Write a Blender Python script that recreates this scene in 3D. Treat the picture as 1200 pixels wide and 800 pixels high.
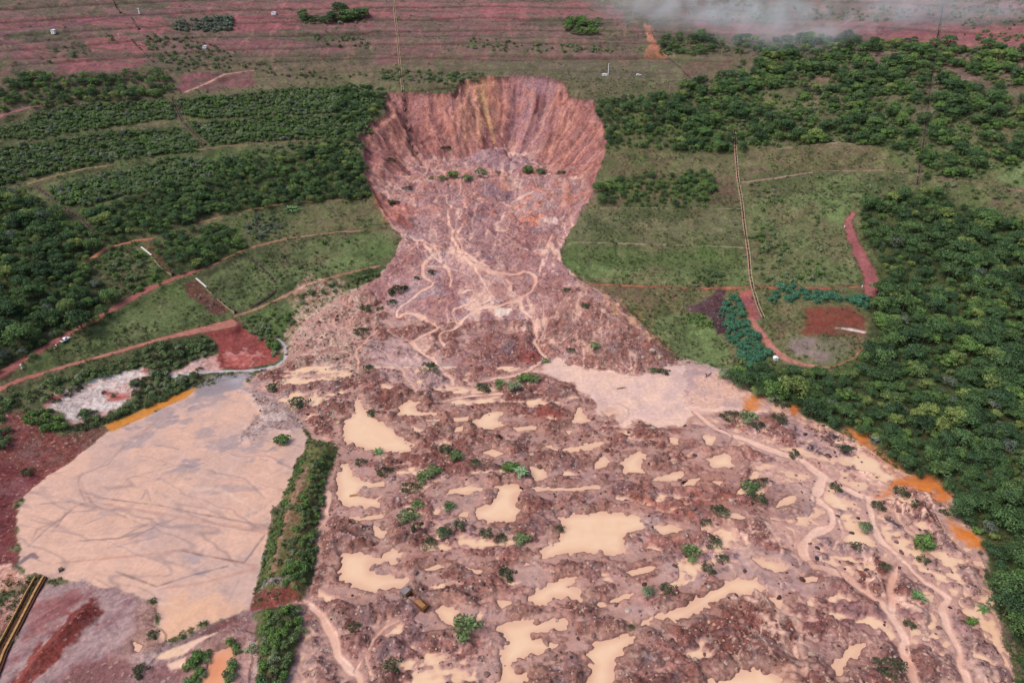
import bpy, bmesh, math, random
import numpy as np
from mathutils import Vector, Matrix
random.seed(7); RS = np.random.RandomState(11)
sc = bpy.context.scene
for o in list(bpy.data.objects): bpy.data.objects.remove(o)
COL = sc.collection
# ------------------------------------------------------------------ camera
H, PITCH, F = 200.0, math.radians(30.0), 820.0      # drone height, pitch below horizontal, focal length in 1200-px units
cam_d = bpy.data.cameras.new('camera'); cam = bpy.data.objects.new('camera', cam_d); COL.objects.link(cam)
cam.location = (0, 0, H); cam.rotation_euler = (math.radians(90) - PITCH, 0, 0)
cam_d.sensor_width = 36; cam_d.lens = 36 * F / 1200; cam_d.clip_start = 1; cam_d.clip_end = 12000
sc.camera = cam
# ------------------------------------------------------------------ light: overcast day
SUN_EL, SUN_AZ = math.radians(55), math.radians(-118)   # azimuth measured from +Y (view direction) towards +X
w = bpy.data.worlds.new('World'); sc.world = w; w.use_nodes = True
nt = w.node_tree; bgn = nt.nodes['Background']; bgn.inputs[1].default_value = 0.148
sky = nt.nodes.new('ShaderNodeTexSky'); sky.sky_type = 'NISHITA'; sky.sun_disc = False
sky.sun_elevation = SUN_EL; sky.sun_rotation = SUN_AZ; sky.altitude = 900; sky.air_density = 1.0; sky.dust_density = 6.0; sky.ozone_density = 1.0
nt.links.new(sky.outputs[0], bgn.inputs[0])
sd_ = bpy.data.lights.new('sun', 'SUN'); sun = bpy.data.objects.new('sun', sd_); COL.objects.link(sun)
sd_.energy = 2.3; sd_.angle = math.radians(30); sd_.color = (1.0, 0.95, 0.88)
sv = Vector((math.sin(SUN_AZ) * math.cos(SUN_EL), math.cos(SUN_AZ) * math.cos(SUN_EL), math.sin(SUN_EL)))
sun.rotation_euler = (-sv).to_track_quat('-Z', 'Y').to_euler(); sun.location = sv * 900
sc.view_settings.view_transform = 'Standard'; sc.view_settings.look = 'None'; sc.view_settings.gamma = 1
sc.view_settings.exposure = 0.38
sc.render.engine = 'CYCLES'; sc.cycles.max_bounces = 4; sc.cycles.diffuse_bounces = 2; sc.cycles.glossy_bounces = 2
sc.render.resolution_x = 1024; sc.render.resolution_y = 682

# ------------------------------------------------------------------ numpy helpers
def lin(r, g, b):
    c = np.array([r, g, b]) / 255.0
    return np.where(c <= 0.04045, c / 12.92, ((c + 0.055) / 1.055) ** 2.4)
ALB = 0.66
def C(r, g, b): return lin(r, g, b) * ALB
_tabs = {}
def vnoise(x, y, seed):
    if seed not in _tabs: _tabs[seed] = np.random.RandomState(seed).rand(256, 256).astype(np.float32)
    t = _tabs[seed]
    xi = np.floor(x); yi = np.floor(y); fx = (x - xi).astype(np.float32); fy = (y - yi).astype(np.float32)
    xi = xi.astype(np.int32) & 255; yi = yi.astype(np.int32) & 255; x1 = (xi + 1) & 255; y1 = (yi + 1) & 255
    fx = fx * fx * (3 - 2 * fx); fy = fy * fy * (3 - 2 * fy)
    a = t[yi, xi]; b = t[yi, x1]; c = t[y1, xi]; d = t[y1, x1]
    return (a + (b - a) * fx) + ((c + (d - c) * fx) - (a + (b - a) * fx)) * fy
def fbm(x, y, scale, octs=3, seed=1, rough=0.5):
    """roughly -1..1"""
    s = 0; a = 1; tot = 0; ca, sa = 0.8, 0.6
    u = x / scale; v = y / scale
    for k in range(octs):
        s = s + a * (vnoise(u + 17.3 * k, v + 5.1 * k, seed + k) - 0.5); tot += a
        u, v = (u * ca - v * sa) * 2.03, (u * sa + v * ca) * 2.03; a *= rough
    return s * 2.4 / tot
def ss(a, b, x):
    t = np.clip((x - a) / (b - a), 0, 1); return t * t * (3 - 2 * t)
def seg_dist(px, py, P, closed, want_s=False):
    P = np.asarray(P, float); n = len(P); best = np.full(px.shape, 1e18); bs = np.zeros(px.shape); bz = None
    acc = 0.0; m = n if closed else n - 1
    for i in range(m):
        ax, ay = P[i][:2]; bx, by = P[(i + 1) % n][:2]
        dx, dy = bx - ax, by - ay; L2 = dx * dx + dy * dy + 1e-9; L = math.sqrt(L2)
        t = np.clip(((px - ax) * dx + (py - ay) * dy) / L2, 0, 1)
        d = (px - ax - t * dx) ** 2 + (py - ay - t * dy) ** 2
        k = d < best
        best = np.where(k, d, best)
        if want_s: bs = np.where(k, i + t if want_s == 'idx' else acc + t * L, bs)
        acc += L
    return (np.sqrt(best), bs) if want_s else np.sqrt(best)
def inside(px, py, P):
    P = np.asarray(P, float); r = np.zeros(px.shape, bool); n = len(P)
    for i in range(n):
        ax, ay = P[i][:2]; bx, by = P[(i + 1) % n][:2]
        if ay == by: continue
        k = ((ay > py) != (by > py)) & (px < (bx - ax) * (py - ay) / (by - ay) + ax)
        r ^= k
    return r
def sdf(px, py, P):      # negative inside
    d = seg_dist(px, py, P, True); return np.where(inside(px, py, P), -d, d)

# ------------------------------------------------------------------ traced coordinates: tiles of the 1200x800 survey photo, three units per pixel
TILE = dict(A=(0, 0), B=(400, 0), C=(800, 0), D=(0, 200), E=(400, 200), F=(800, 200), G=(0, 400), H=(400, 400), I=(800, 400), J=(0, 533), K=(400, 533), L=(800, 533))
def T(tile, s):
    v = [float(t) for t in s.replace(';', ',').replace(' ', ',').split(',') if t]
    if tile == 'P': return [(v[i], v[i + 1]) for i in range(0, len(v), 2)]
    ox, oy = TILE[tile]
    return [(ox + v[i] / 3, oy + v[i + 1] / 3) for i in range(0, len(v), 2)]
cp, sp = math.cos(PITCH), math.sin(PITCH)
def ray(px, py):
    u = (px - 600) / F; v = (400 - py) / F
    d = np.array([u, cp + v * sp, -sp + v * cp]); return d          # per unit axial depth
def on_plane(px, py, z=0.0):
    d = ray(px, py); t = (z - H) / d[2]; return (d[0] * t, d[1] * t)

# ------------------------------------------------------------------ ground grid (dense in the valley, coarse out to the horizon)
RY = [-2500, -1500, -900, -500, -300, -180, -100, -40, 10, 50, 80, 98]
y = 110.0
while y < 330: RY.append(y); y += 0.50
while y < 790: RY.append(y); y += 0.72
st = 1.0
while y < 6000: RY.append(y); st *= 1.22; y += st
RY = np.array(RY)
NC = 1000
tc = np.linspace(-1.06, 1.06, NC)
ext = 1.06 + np.cumsum(0.003 * 1.28 ** np.arange(34)); ext = ext[ext < 16]
TC = np.concatenate([-ext[::-1], tc, ext])
def halfw(Y): return 100 + 0.60 * np.clip(Y, 60, 900) + np.clip(Y - 900, 0, None) * 0.2
GY = np.repeat(RY[:, None], len(TC), 1); GX = TC[None, :] * halfw(RY)[:, None]
NR, NCC = GX.shape
# ---- base landform: valley floor polygon and slopes rising away from it
toe_px = T('P', '-120,900 -60,760 0,655 30,590 75,545 130,505 230,455 330,415 450,395 600,392 780,400 850,425 930,465 1040,520 1110,585 1150,645 1185,720 1212,800 1250,900')
TOE = [on_plane(*p) for p in toe_px] + [(230, 60), (260, -600), (-260, -600), (-230, 60)]
def base_z(X, Y):
    s = sdf(X, Y, TOE); d = np.clip(s, 0, None)
    sl = 0.345 - 0.13 * ss(90, 240, X) * (1 - ss(330, 560, Y)) - 0.04 * ss(-150, -320, X) * (1 - ss(420, 600, Y))
    z = sl * (np.sqrt(d * d + 100) - 10)
    z = np.where(z > 190, 190 + (z - 190) * 0.6, z)
    z = np.where(z > 420, 420 + (z - 420) * 0.1, z)
    big = fbm(X, Y, 120, 2, 31) * 3.0 * ss(15, 120, d) + fbm(X, Y, 600, 3, 37) * 60 * ss(500, 1500, d)
    return z + big
Z = base_z(GX, GY)
def sample(X, Y, Zg=None, arr=None):
    A = Z if arr is None else arr
    X = np.atleast_1d(np.asarray(X, float)); Y = np.atleast_1d(np.asarray(Y, float))
    r = np.clip(np.searchsorted(RY, Y) - 1, 0, NR - 2); fy = np.clip((Y - RY[r]) / (RY[r + 1] - RY[r]), 0, 1)
    t = X / halfw(Y); c = np.clip(np.searchsorted(TC, t) - 1, 0, NCC - 2); fx = np.clip((t - TC[c]) / (TC[c + 1] - TC[c]), 0, 1)
    if A.ndim == 3: fx = fx[:, None]; fy = fy[:, None]
    return (A[r, c] * (1 - fx) + A[r, c + 1] * fx) * (1 - fy) + (A[r + 1, c] * (1 - fx) + A[r + 1, c + 1] * fx) * fy
TT = np.concatenate([np.linspace(120, 1100, 1600), np.linspace(1105, 3000, 200)])
def unproj(pts, dz=0.0):
    """points of the photo onto the ground (dz: height of what was traced above the ground)"""
    pts = np.asarray(pts, float); out = []
    for (px, py) in pts:
        d = ray(px, py); X = d[0] * TT; Y = d[1] * TT; Zr = H + d[2] * TT
        diff = Zr - sample(X, Y) - dz
        k = np.argmax(diff < 0)
        if diff[k] >= 0: k = len(TT) - 1
        if k > 0:
            f = diff[k - 1] / (diff[k - 1] - diff[k] + 1e-9); t = TT[k - 1] + f * (TT[k] - TT[k - 1])
        else: t = TT[0]
        out.append((d[0] * t, d[1] * t, t))
    return np.array(out)
def U(tile, s, dz=0.0): return unproj(T(tile, s), dz)
def sub(P, pad):
    """row/column window of the grid round a world outline"""
    P = np.asarray(P); y0, y1 = P[:, 1].min() - pad, P[:, 1].max() + pad
    r0 = max(0, np.searchsorted(RY, y0) - 1); r1 = min(NR, np.searchsorted(RY, y1) + 1)
    hw = halfw(RY[r0:r1]); x0, x1 = P[:, 0].min() - pad, P[:, 0].max() + pad
    t0 = min((x0 / hw).min(), 99); t1 = (x1 / hw).max()
    c0 = max(0, np.searchsorted(TC, t0) - 1); c1 = min(NCC, np.searchsorted(TC, t1) + 1)
    return slice(r0, r1), slice(c0, c1)

# ------------------------------------------------------------------ shared noise fields
N1 = fbm(GX, GY, 2.2, 2, 101); N3 = fbm(GX, GY, 6.5, 3, 111); N10 = fbm(GX, GY, 22, 4, 121, 0.6); N40 = fbm(GX, GY, 85, 4, 131, 0.6)
NS = fbm(GX * 0.30 + 40, GY + 0.0012 * GX * GX + 3 * N40, 6.5, 4, 141, 0.62)       # stretched across the valley
RDG = 1 - np.abs(fbm(GX * .6, GY, 8.0, 3, 191, .6)) * 2.6     # ridges and creases
NF = fbm(GX, GY, 3.2, 3, 197, .7)
# ------------------------------------------------------------------ the slide scar: dug out of the slope
SCAR = unproj(T('P', '455,108 470,107 500,108 535,109 541,97 565,90 610,87 645,89 663,100 667,113 697,116 701,134 713,150 709,175 702,200 694,225 682,250 667,270 657,292 660,310 668,324 690,338 640,372 560,380 470,372 430,340 447,322 462,300 470,280 460,268 442,238 430,215 427,190 421,162 431,143 450,132'))
MOUTH = SCAR[:, 1] < 0
rs_, cs_ = sub(SCAR, 20)
X_, Y_ = GX[rs_, cs_], GY[rs_, cs_]
RW = fbm(X_, Y_, 16, 4, 151, .65) * 3.2
s_in = -sdf(X_, Y_, SCAR) + RW
rim = unproj(T('P', '690,338 668,324 660,310 657,292 667,270 682,250 694,225 702,200 709,175 713,150 701,134 697,116 667,113 663,100 645,89 610,87 565,90 541,97 535,109 500,108 470,107 455,108 450,132 431,143 421,162 427,190 430,215 442,238 460,268 470,280 462,300 447,322 430,340'))
dr, arc = seg_dist(X_, Y_, rim, False, True); dr = np.clip(dr + RW, 0, None)
ARC_L = 0
for i in range(len(rim) - 1): ARC_L += math.hypot(*(rim[i + 1][:2] - rim[i][:2]))
bed = np.interp(Y_, [300, 340, 380, 441, 500, 545, 575], [3.0, 8, 14, 25, 35.0, 41.5, 44])
cx = np.interp(Y_, [300, 380, 441, 500, 560], [-10, -20, -15, -12, -12])
bed = bed + ((X_ - cx) / 60.0) ** 2 * 2.2
bed += N10[rs_, cs_] * 3.4 + NS[rs_, cs_] * 2.4 + N3[rs_, cs_] * 1.0 - 3.0 * ss(515, 552, Y_)
# slumped benches inside the bowl
bed += 6.0 * np.exp(-((Y_ - 520 - 6 * N40[rs_, cs_]) / 9) ** 2) * ss(70, 30, abs(X_ + 10)) - 2.5 * np.exp(-((Y_ - 536) / 7) ** 2)
bed += 2.5 * np.exp(-((Y_ - 545 - 0.004 * (X_ + 8) ** 2) / 6) ** 2) * ss(40, 15, abs(X_ + 5))
head = ss(0.30, 0.42, arc / ARC_L) * (1 - ss(0.70, 0.80, arc / ARC_L))
phi = np.arctan2(X_ + 10, Y_ - 492) ; warpA = phi * 85 + 3.5 * fbm(X_, Y_, 26, 2, 161)
phif = np.zeros(Z.shape); phif[rs_, cs_] = phi
rib = fbm(warpA, dr * 0.06, 5.5, 4, 171, 0.65); rib2 = 1 - np.abs(fbm(warpA, dr * 0.04, 13.0, 3, 181)) * 2
wallslope = 0.46 + 0.20 * head
drop = np.clip(dr - 0.4, 0, None) * wallslope + np.clip(dr, 0, 2.5) * 1.0
terr = 1.6 * np.sin(dr / 4.2 + 2.5 * N40[rs_, cs_] + 1.5 * N10[rs_, cs_]) * ss(-.1, .4, N10[rs_, cs_])
wall = Z[rs_, cs_] - drop + (rib * 2.6 + rib2 * 1.8 - 1.6) * ss(0, 9, dr) * (.55 + .9 * ss(-.4, .5, N40[rs_, cs_] + N10[rs_, cs_])) + (terr + N3[rs_, cs_] * 1.3 + N10[rs_, cs_] * 3.4 + NS[rs_, cs_] * 1.6) * ss(1, 8, dr)
k = 3.0
bed = bed + 4.5 * ss(0, .6, fbm(phi * 85, dr * .3, 16, 2, 1003)) * np.exp(-((wall - bed - 3) / 7) ** 2)
k = 2.2
newz = bed + k * np.logaddexp(0, (wall - bed) / k); newz = np.minimum(newz, np.maximum(wall, bed) + 2)
m_scar = s_in > 0
newz = np.minimum(newz, Z[rs_, cs_] + 1.5 - 0.0)
bl = ss(-0.3, 0.9, s_in)
mouthfade = ss(322, 352, Y_)
bl = bl * 1.0
Zs = Z[rs_, cs_]; target = np.where(m_scar, newz, Zs)
Zs = Zs * (1 - bl * mouthfade) + target * bl * mouthfade
Z[rs_, cs_] = Zs
scar_mask = np.zeros(Z.shape); scar_mask[rs_, cs_] = np.where(s_in > 0, 1, 0)
wallness = np.zeros(Z.shape); wallness[rs_, cs_] = ss(-1, 3, wall - bed) * (s_in > 0) * ss(350, 400, Y_)
wbf = np.full(Z.shape, 99.0); wbf[rs_, cs_] = wall - bed
ribf = np.zeros(Z.shape); ribf[rs_, cs_] = rib
rib2f = np.zeros(Z.shape); rib2f[rs_, cs_] = rib2
arcf = np.zeros(Z.shape); arcf[rs_, cs_] = arc / ARC_L
# ------------------------------------------------------------------ what covers the ground: colour, stoniness, wetness, kind of surface
COLR = np.zeros((NR, NCC, 3)); RUB = np.zeros((NR, NCC)); WET = np.zeros((NR, NCC)); CLS = np.zeros((NR, NCC), np.int16); GRS = np.ones((NR, NCC))
REL = np.zeros((NR, NCC))          # small relief added at the end
CNAMES = ['hillside']
def cls_id(n):
    if n not in CNAMES: CNAMES.append(n)
    return CNAMES.index(n)
WN = N3 * 0.6 + N1 * 0.4
def paint(P, ca, cb=None, soft=1.2, warp=1.6, amt=1.0, nz=None, thr=None, rub=None, wet=None, grs=None, cls=None, width=None, cw=0.7):
    """colour a world polygon (or, with width, a line of that half-width); thr = only patches where the noise is above it"""
    pad = 6 + (np.max(width) if width is not None else 0) + soft + warp
    r, c = sub(P, pad)
    if r.start >= r.stop or c.start >= c.stop: return
    X, Y = GX[r, c], GY[r, c]
    if width is None: s = sdf(X, Y, P)
    else:
        w_ = np.asarray(width, float)
        if w_.ndim:
            d, ix = seg_dist(X, Y, P, False, 'idx'); s = d - np.interp(ix, np.arange(len(w_)), w_)
        else: s = seg_dist(X, Y, P, False) - w_
    s = s + warp * WN[r, c] * 1.6
    a = ss(soft * 0.5, -soft * 0.5, s) * amt
    if thr is not None:
        n = (nz if nz is not None else N10)[r, c]; a = a * ss(thr - 0.12, thr + 0.12, n)
    m = ss(-0.5, 0.5, (nz if nz is not None else N10)[r, c] + 0.4 * N3[r, c])
    col = np.asarray(ca)[None, None] * (1 - m[..., None]) + np.asarray(cb if cb is not None else ca)[None, None] * m[..., None]
    COLR[r, c] = COLR[r, c] * (1 - a[..., None]) + col * a[..., None]
    for arr, v in ((RUB, rub), (WET, wet), (GRS, grs)):
        if v is not None: arr[r, c] = arr[r, c] * (1 - a) + v * a
    if cls is not None: CLS[r, c] = np.where(a > 0.5, cls_id(cls), CLS[r, c])
    return r, c, s
def pline(P, wpx, k=1.0):
    """half-widths in metres from widths in photo pixels"""
    P = np.asarray(P); return np.maximum(P[:, 2] * np.asarray(wpx) / F / 2, 0.25)
def relief(P, f, pad=12, width=None):
    r, c = sub(P, pad); X, Y = GX[r, c], GY[r, c]
    s = sdf(X, Y, P) if width is None else seg_dist(X, Y, P, False) - width
    REL[r, c] = f(s, REL[r, c], r, c)
# colours
OLIVE = C(116, 112, 80); OLIVE2 = C(96, 98, 68); BROWNG = C(122, 100, 84); GRASS = C(112, 122, 80); GRASS2 = C(90, 102, 64); GRASSB = C(120, 138, 86)
MAUVE = C(130, 98, 96); MAUVE2 = C(106, 90, 82); PINK = C(160, 96, 100); PINK2 = C(136, 82, 90); ROAD = C(178, 112, 100); ROAD2 = C(160, 92, 84); PATH = C(164, 132, 108)
DEB = C(178, 124, 114); DEB2 = C(126, 74, 64); DEBG = C(172, 154, 158); DEBR = C(146, 72, 60); DEBT = C(186, 148, 128)
MUD = C(242, 200, 178); MUD2 = C(226, 188, 176); STREAM = C(240, 196, 174); STREAM2 = C(226, 170, 146); WATER = C(240, 200, 164)
MAROON = C(116, 58, 58); MAROON2 = C(148, 92, 92); ORANGE = C(224, 132, 60); ORANGE2 = C(206, 112, 44); LILAC = C(146, 106, 108); WHITE = C(232, 214, 206); DARKS = C(62, 48, 52); REDS = C(170, 72, 58)
TAIL = C(228, 182, 158); TAIL2 = C(212, 174, 158); TAILG = C(160, 142, 146)
UND = C(48, 62, 36); UND2 = C(66, 80, 44)
# hillside base: brownish grass, turning to mauve bare soil near the top
hgt = ss(70, 125, Z + 14 * N40) * ss(300, 430, GY)
mix = ss(-0.6, 0.6, N10 + N40 * 0.7)[..., None]
low = OLIVE * (1 - mix) + OLIVE2 * mix
hi = MAUVE * (1 - mix) + MAUVE2 * mix
COLR[:] = low * (1 - hgt[..., None]) + hi * hgt[..., None]
GRS[:] = 1 - 0.5 * hgt
px_band = lambda s, **k: paint(U('P', s), **k)
# ---- top of the hill: long pink strips of bare soil between olive strips
OLM = C(104, 98, 78)
for s, ca, cb, am in (
    ('-60,-30 900,-30 780,2 480,2 200,14 120,14 0,18 -60,20', MAUVE, OLM, .8),
    ('200,2 400,0 700,3 730,12 730,22 560,22 400,19 290,17 190,16', PINK, MAUVE, .95),
    ('-60,24 0,22 120,18 190,20 200,36 160,38 130,30 90,30 0,40 -60,42', PINK, PINK2, .8),
    ('273,18 350,20 350,38 273,38', PINK2, PINK, .9), ('350,22 580,27 640,30 560,40 420,40 352,38', PINK2, MAUVE, .75),
    ('100,45 147,42 176,54 166,64 140,62 104,60', PINK, PINK, .95), ('-40,48 0,47 50,50 62,65 20,68 -40,66', PINK, MAUVE, .9),
    ('70,68 166,65 174,77 140,83 66,87', PINK2, PINK, .9), ('233,47 320,47 400,50 400,60 320,62 233,56', PINK2, MAUVE, .8),
    ('440,43 550,43 550,63 443,77', PINK2, MAUVE, .6), ('440,64 600,64 760,62 752,68 560,70 440,72', PINK2, MAUVE2, .55),
    ('816,26 885,28 950,24 1100,27 1260,31 1260,52 1083,52 950,42 820,40', PINK, PINK2, .85),
    ('1083,-10 1260,-10 1260,12 1100,6', PINK2, MAUVE, .7),
    ('213,87 247,84 293,83 300,100 233,107 207,107', PINK2, MAUVE, .9)):
    paint(U('P', s), ca, cb, soft=2.5, warp=2.2, amt=am, grs=0.25)
HS = fbm(GX * .12, GY, 5, 3, 801, .6); HV = fbm(GX, GY * .2, 6, 3, 811, .6); up = (ss(80, 110, Z) * (CLS == 0) * ss(600, 560, -GY * 0 + 600 - 40 * 0))
up = ss(85, 112, Z)
for (nf, lo, hi_, cc_, am) in ((HS, .15, .55, C(84, 76, 66), .6), (HV, .2, .6, C(196, 124, 124), .28), (-HS, .2, .6, C(150, 104, 110), .35), (N40 + .5 * HS, .25, .7, OLM * .92, .5)):
    m_ = (ss(lo, hi_, nf) * am * up)[..., None]; COLR[:] = COLR * (1 - m_) + cc_ * m_
for s in ('-60,44 0,40 60,32 120,22 160,17 240,8 400,-2', ):
    P = U('P', s); paint(P, C(120, 80, 92), C(136, 96, 104), width=pline(P, [6, 6, 6, 5, 4, 3, 3]), warp=.5, cls='dirt_road', grs=0, rub=.1)
for s, cc, wpx in (('0,52 100,44 180,38 430,39 560,41 760,48', C(84, 70, 62), 1.6), ('0,68 200,64 440,63 760,67 800,68', C(92, 66, 62), 2.0), ('200,20 430,20 620,23 740,24', C(100, 60, 66), 1.6),
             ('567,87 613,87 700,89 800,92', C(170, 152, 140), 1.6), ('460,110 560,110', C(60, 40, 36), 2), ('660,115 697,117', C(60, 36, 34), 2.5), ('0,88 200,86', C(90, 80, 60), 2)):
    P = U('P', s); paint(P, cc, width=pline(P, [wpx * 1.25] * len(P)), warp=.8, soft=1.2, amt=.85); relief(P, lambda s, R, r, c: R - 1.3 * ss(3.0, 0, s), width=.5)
paint(U('B', '1060,75 1085,90 1100,140 1140,185 1145,200 1062,202 1080,150'), C(176, 96, 84), C(196, 132, 112), soft=1.0, warp=.9)
paint(U('P', '560,68 900,66 900,95 810,96 700,90 566,88'), OLM, C(110, 100, 86), soft=2, amt=.6)
paint(U('P', '668,92 800,94 790,105 700,116 672,112'), C(118, 104, 86), C(104, 96, 74), soft=2, amt=.9)
# bare ground on the upper right and the middle right
paint(U('C', '0,190 180,190 190,240 0,270'), C(120, 90, 82), OLM, soft=2, amt=.9)
paint(U('C', '230,530 540,500 700,515 750,600 400,600 215,622'), C(124, 108, 86), C(112, 100, 74), soft=2, amt=1)
paint(U('C', '840,610 1199,640 1260,740 1060,730 960,660'), C(118, 96, 84), C(106, 98, 74), soft=3, amt=.9)
paint(U('C', '460,640 560,615 700,650 640,700 600,720 560,780 520,720'), GRASSB, GRASS, soft=3, amt=.8, grs=1)
paint(U('C', '1080,600 1199,560 1260,660 1120,640'), C(120, 140, 92), OLIVE, soft=3, amt=.7)
paint(U('C', '80,630 180,620 200,720 90,720'), C(112, 80, 74), C(104, 92, 72), soft=1.5, amt=.8)
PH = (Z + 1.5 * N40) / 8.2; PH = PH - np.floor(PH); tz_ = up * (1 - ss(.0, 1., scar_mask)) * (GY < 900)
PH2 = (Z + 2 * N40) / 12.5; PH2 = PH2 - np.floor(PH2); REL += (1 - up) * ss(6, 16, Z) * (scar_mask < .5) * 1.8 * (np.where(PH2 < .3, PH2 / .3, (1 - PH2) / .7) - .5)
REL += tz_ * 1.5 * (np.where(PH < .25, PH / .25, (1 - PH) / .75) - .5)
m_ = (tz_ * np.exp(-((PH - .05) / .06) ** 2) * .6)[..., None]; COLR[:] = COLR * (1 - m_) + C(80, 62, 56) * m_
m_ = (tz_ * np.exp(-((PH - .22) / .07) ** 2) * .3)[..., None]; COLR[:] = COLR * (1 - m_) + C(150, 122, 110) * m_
# ---- grass panels right of the scar
paint(U('P', '705,178 790,178 800,238 700,238'), C(98, 104, 66), C(122, 96, 80), soft=1.5, amt=.8)
paint(U('P', '700,243 866,243 872,282 672,282 678,262'), C(116, 112, 84), C(100, 100, 70), soft=1.2, warp=.6)
paint(U('P', '672,288 873,289 878,334 684,326 660,306'), C(104, 110, 72), C(92, 106, 62), soft=1.2, warp=.6)
paint(U('P', '664,306 700,312 873,314 878,334 700,328 670,322'), GRASSB, GRASS, soft=5, amt=.85)
paint(U('F', '30,170 190,210 225,250 240,400 0,395 -20,300'), OLIVE, GRASS2, soft=3, amt=.3)
paint(U('F', '215,100 560,60 600,300 625,400 250,400 230,240'), OLIVE, GRASS, soft=3, amt=.8)
paint(U('F', '440,60 560,100 575,180 540,180 480,150'), GRASSB, GRASS, soft=3, amt=.8)
paint(U('P', '692,334 880,338 880,372 806,372 780,384 750,372 715,348'), C(124, 92, 76), C(112, 106, 72), soft=1.5, amt=.9)
paint(U('E', '1060,540 1140,505 1250,495 1360,610 1370,690 1250,690 1180,650 1120,600'), GRASSB, GRASS, soft=2, amt=.9)
paint(U('F', '0,480 60,470 120,420 150,420 155,575 120,575 95,520'), DARKS, C(84, 58, 62), soft=1.2, rub=.3, grs=0)
paint(U('F', '195,425 240,420 275,530 235,525'), PINK2, ROAD2, soft=1, grs=0)
# round field ringed by a track
paint(U('F', '280,470 600,470 660,520 655,600 610,660 520,695 430,680 330,620 280,550'), OLIVE, C(126, 104, 82), soft=1.5)
paint(U('F', '430,485 590,480 640,520 640,575 560,580 420,575'), C(126, 66, 56), C(112, 76, 60), soft=5, grs=.2)
paint(U('F', '380,585 600,590 590,650 500,675 420,655 370,620'), C(142, 120, 118), C(118, 112, 88), soft=4, grs=.3)
P = U('F', '540,552 590,556 640,566'); paint(P, WHITE, width=pline(P, [1.2, 2.2, 1.6]), warp=.5, grs=0)
P = U('F', '240,520 275,570 320,630 370,665 430,682 520,692 600,660 650,600'); paint(P, C(176, 120, 108), ROAD, width=pline(P, [6, 8, 9, 7, 5, 2, 2, 2]), warp=.5, grs=0, cls='dirt_track')
# ---- left hillside
for s in ('0,95 150,100 175,205 100,210 0,215 -60,215 -60,100',): paint(U('E', s), OLIVE, C(104, 104, 70), soft=2)
paint(U('D', '980,140 1199,110 1199,200 900,262 870,210'), OLIVE, C(104, 108, 74), soft=3)
paint(U('D', '750,360 860,300 960,275 1199,232 1370,222 1390,240 1370,290 1330,330 1199,358 1080,388 960,425 830,488 730,400'), GRASS, OLIVE2, soft=2)
paint(U('D', '860,330 1040,340 1199,300 1330,320 1199,358 1080,388 960,425 830,480'), GRASSB, GRASS, soft=5, amt=.8)
paint(U('D', '640,390 740,400 830,492 810,520 700,555 560,582 380,625 100,712 66,705 200,615 400,500'), C(108, 118, 74), C(96, 100, 66), soft=1.5)
paint(U('D', '420,520 640,470 740,500 560,575 380,620 300,630'), GRASS, C(110, 128, 78), soft=6, amt=.7)
paint(U('D', '640,395 690,385 800,490 745,505 660,430'), C(106, 66, 58), C(120, 92, 76), soft=2, grs=.2, rub=.3)
paint(U('D', '340,290 470,250 620,370 520,420 380,470 385,400'), C(104, 112, 66), C(96, 88, 66), soft=3)
paint(U('D', '500,260 540,250 610,360 590,365'), C(112, 70, 60), soft=1.5, amt=.8)
paint(U('D', '1199,358 1330,340 1330,365 1199,420 1090,450 1190,400'), UND, UND2, soft=2)
paint(U('D', '840,520 980,470 1060,440 1180,410 1060,470 1050,530 1000,580'), GRASS, GRASS2, soft=2)
# red landing and pale fills beside the tailings
paint(U('G', '-40,390 130,380 200,430 250,425 180,470 70,570 60,700 75,760 0,830 -60,830'), MAROON, MAROON2, soft=3, warp=2.5, grs=0, rub=.35, cls='bare_slope')
paint(U('G', '0,250 60,235 150,310 230,330 330,300 400,310 250,430 180,480 80,440 0,400'), C(140, 78, 72), C(118, 84, 72), soft=2, warp=2.5, grs=.1, rub=.5, cls='bare_slope')
paint(U('G', '170,190 330,130 520,88 565,84 500,130 470,190 380,260 250,290 235,260 150,228'), C(190, 108, 98), WHITE, soft=1.5, grs=0, rub=.3, cls='bare_slope', nz=NS)
paint(U('G', '175,215 350,165 385,212 330,250 255,282 235,260 170,235'), WHITE, C(206, 190, 186), soft=2, warp=2, amt=.9)
paint(U('G', '380,160 500,124 485,150 440,182 380,176'), WHITE, C(220, 180, 170), soft=2)
paint(U('G', '600,112 700,62 765,40 790,60 800,100 740,112 690,112 630,118'), C(222, 190, 180), C(206, 150, 138), soft=1.5, grs=0, rub=.2, cls='bare_slope')
paint(U('D', '690,560 820,518 870,565 950,600 985,665 860,700 770,700 760,600'), C(164, 84, 78), C(140, 70, 66), soft=2, warp=1.5, grs=0, rub=.15, cls='bare_slope')
paint(U('D', '780,640 850,620 920,640 960,670 860,692 790,690'), C(222, 178, 168), C(186, 100, 92), soft=2, warp=2.5, thr=-.05, nz=N3)
G1 = fbm(GX, GY, 30, 4, 901, .65); G2 = fbm(GX, GY, 9, 3, 911, .7); gm = (CLS == 0) * GRS
for nf, lo, hi_, cc_, am in ((G1, .15, .5, C(124, 104, 84), .5), (-G1, .2, .55, C(92, 116, 60), .45), (G2, .2, .5, C(66, 78, 46), .5), (-G2, .25, .55, C(142, 138, 98), .4)):
    m_ = (ss(lo, hi_, nf) * am * gm)[..., None]; COLR[:] = COLR * (1 - m_) + cc_ * m_
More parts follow.
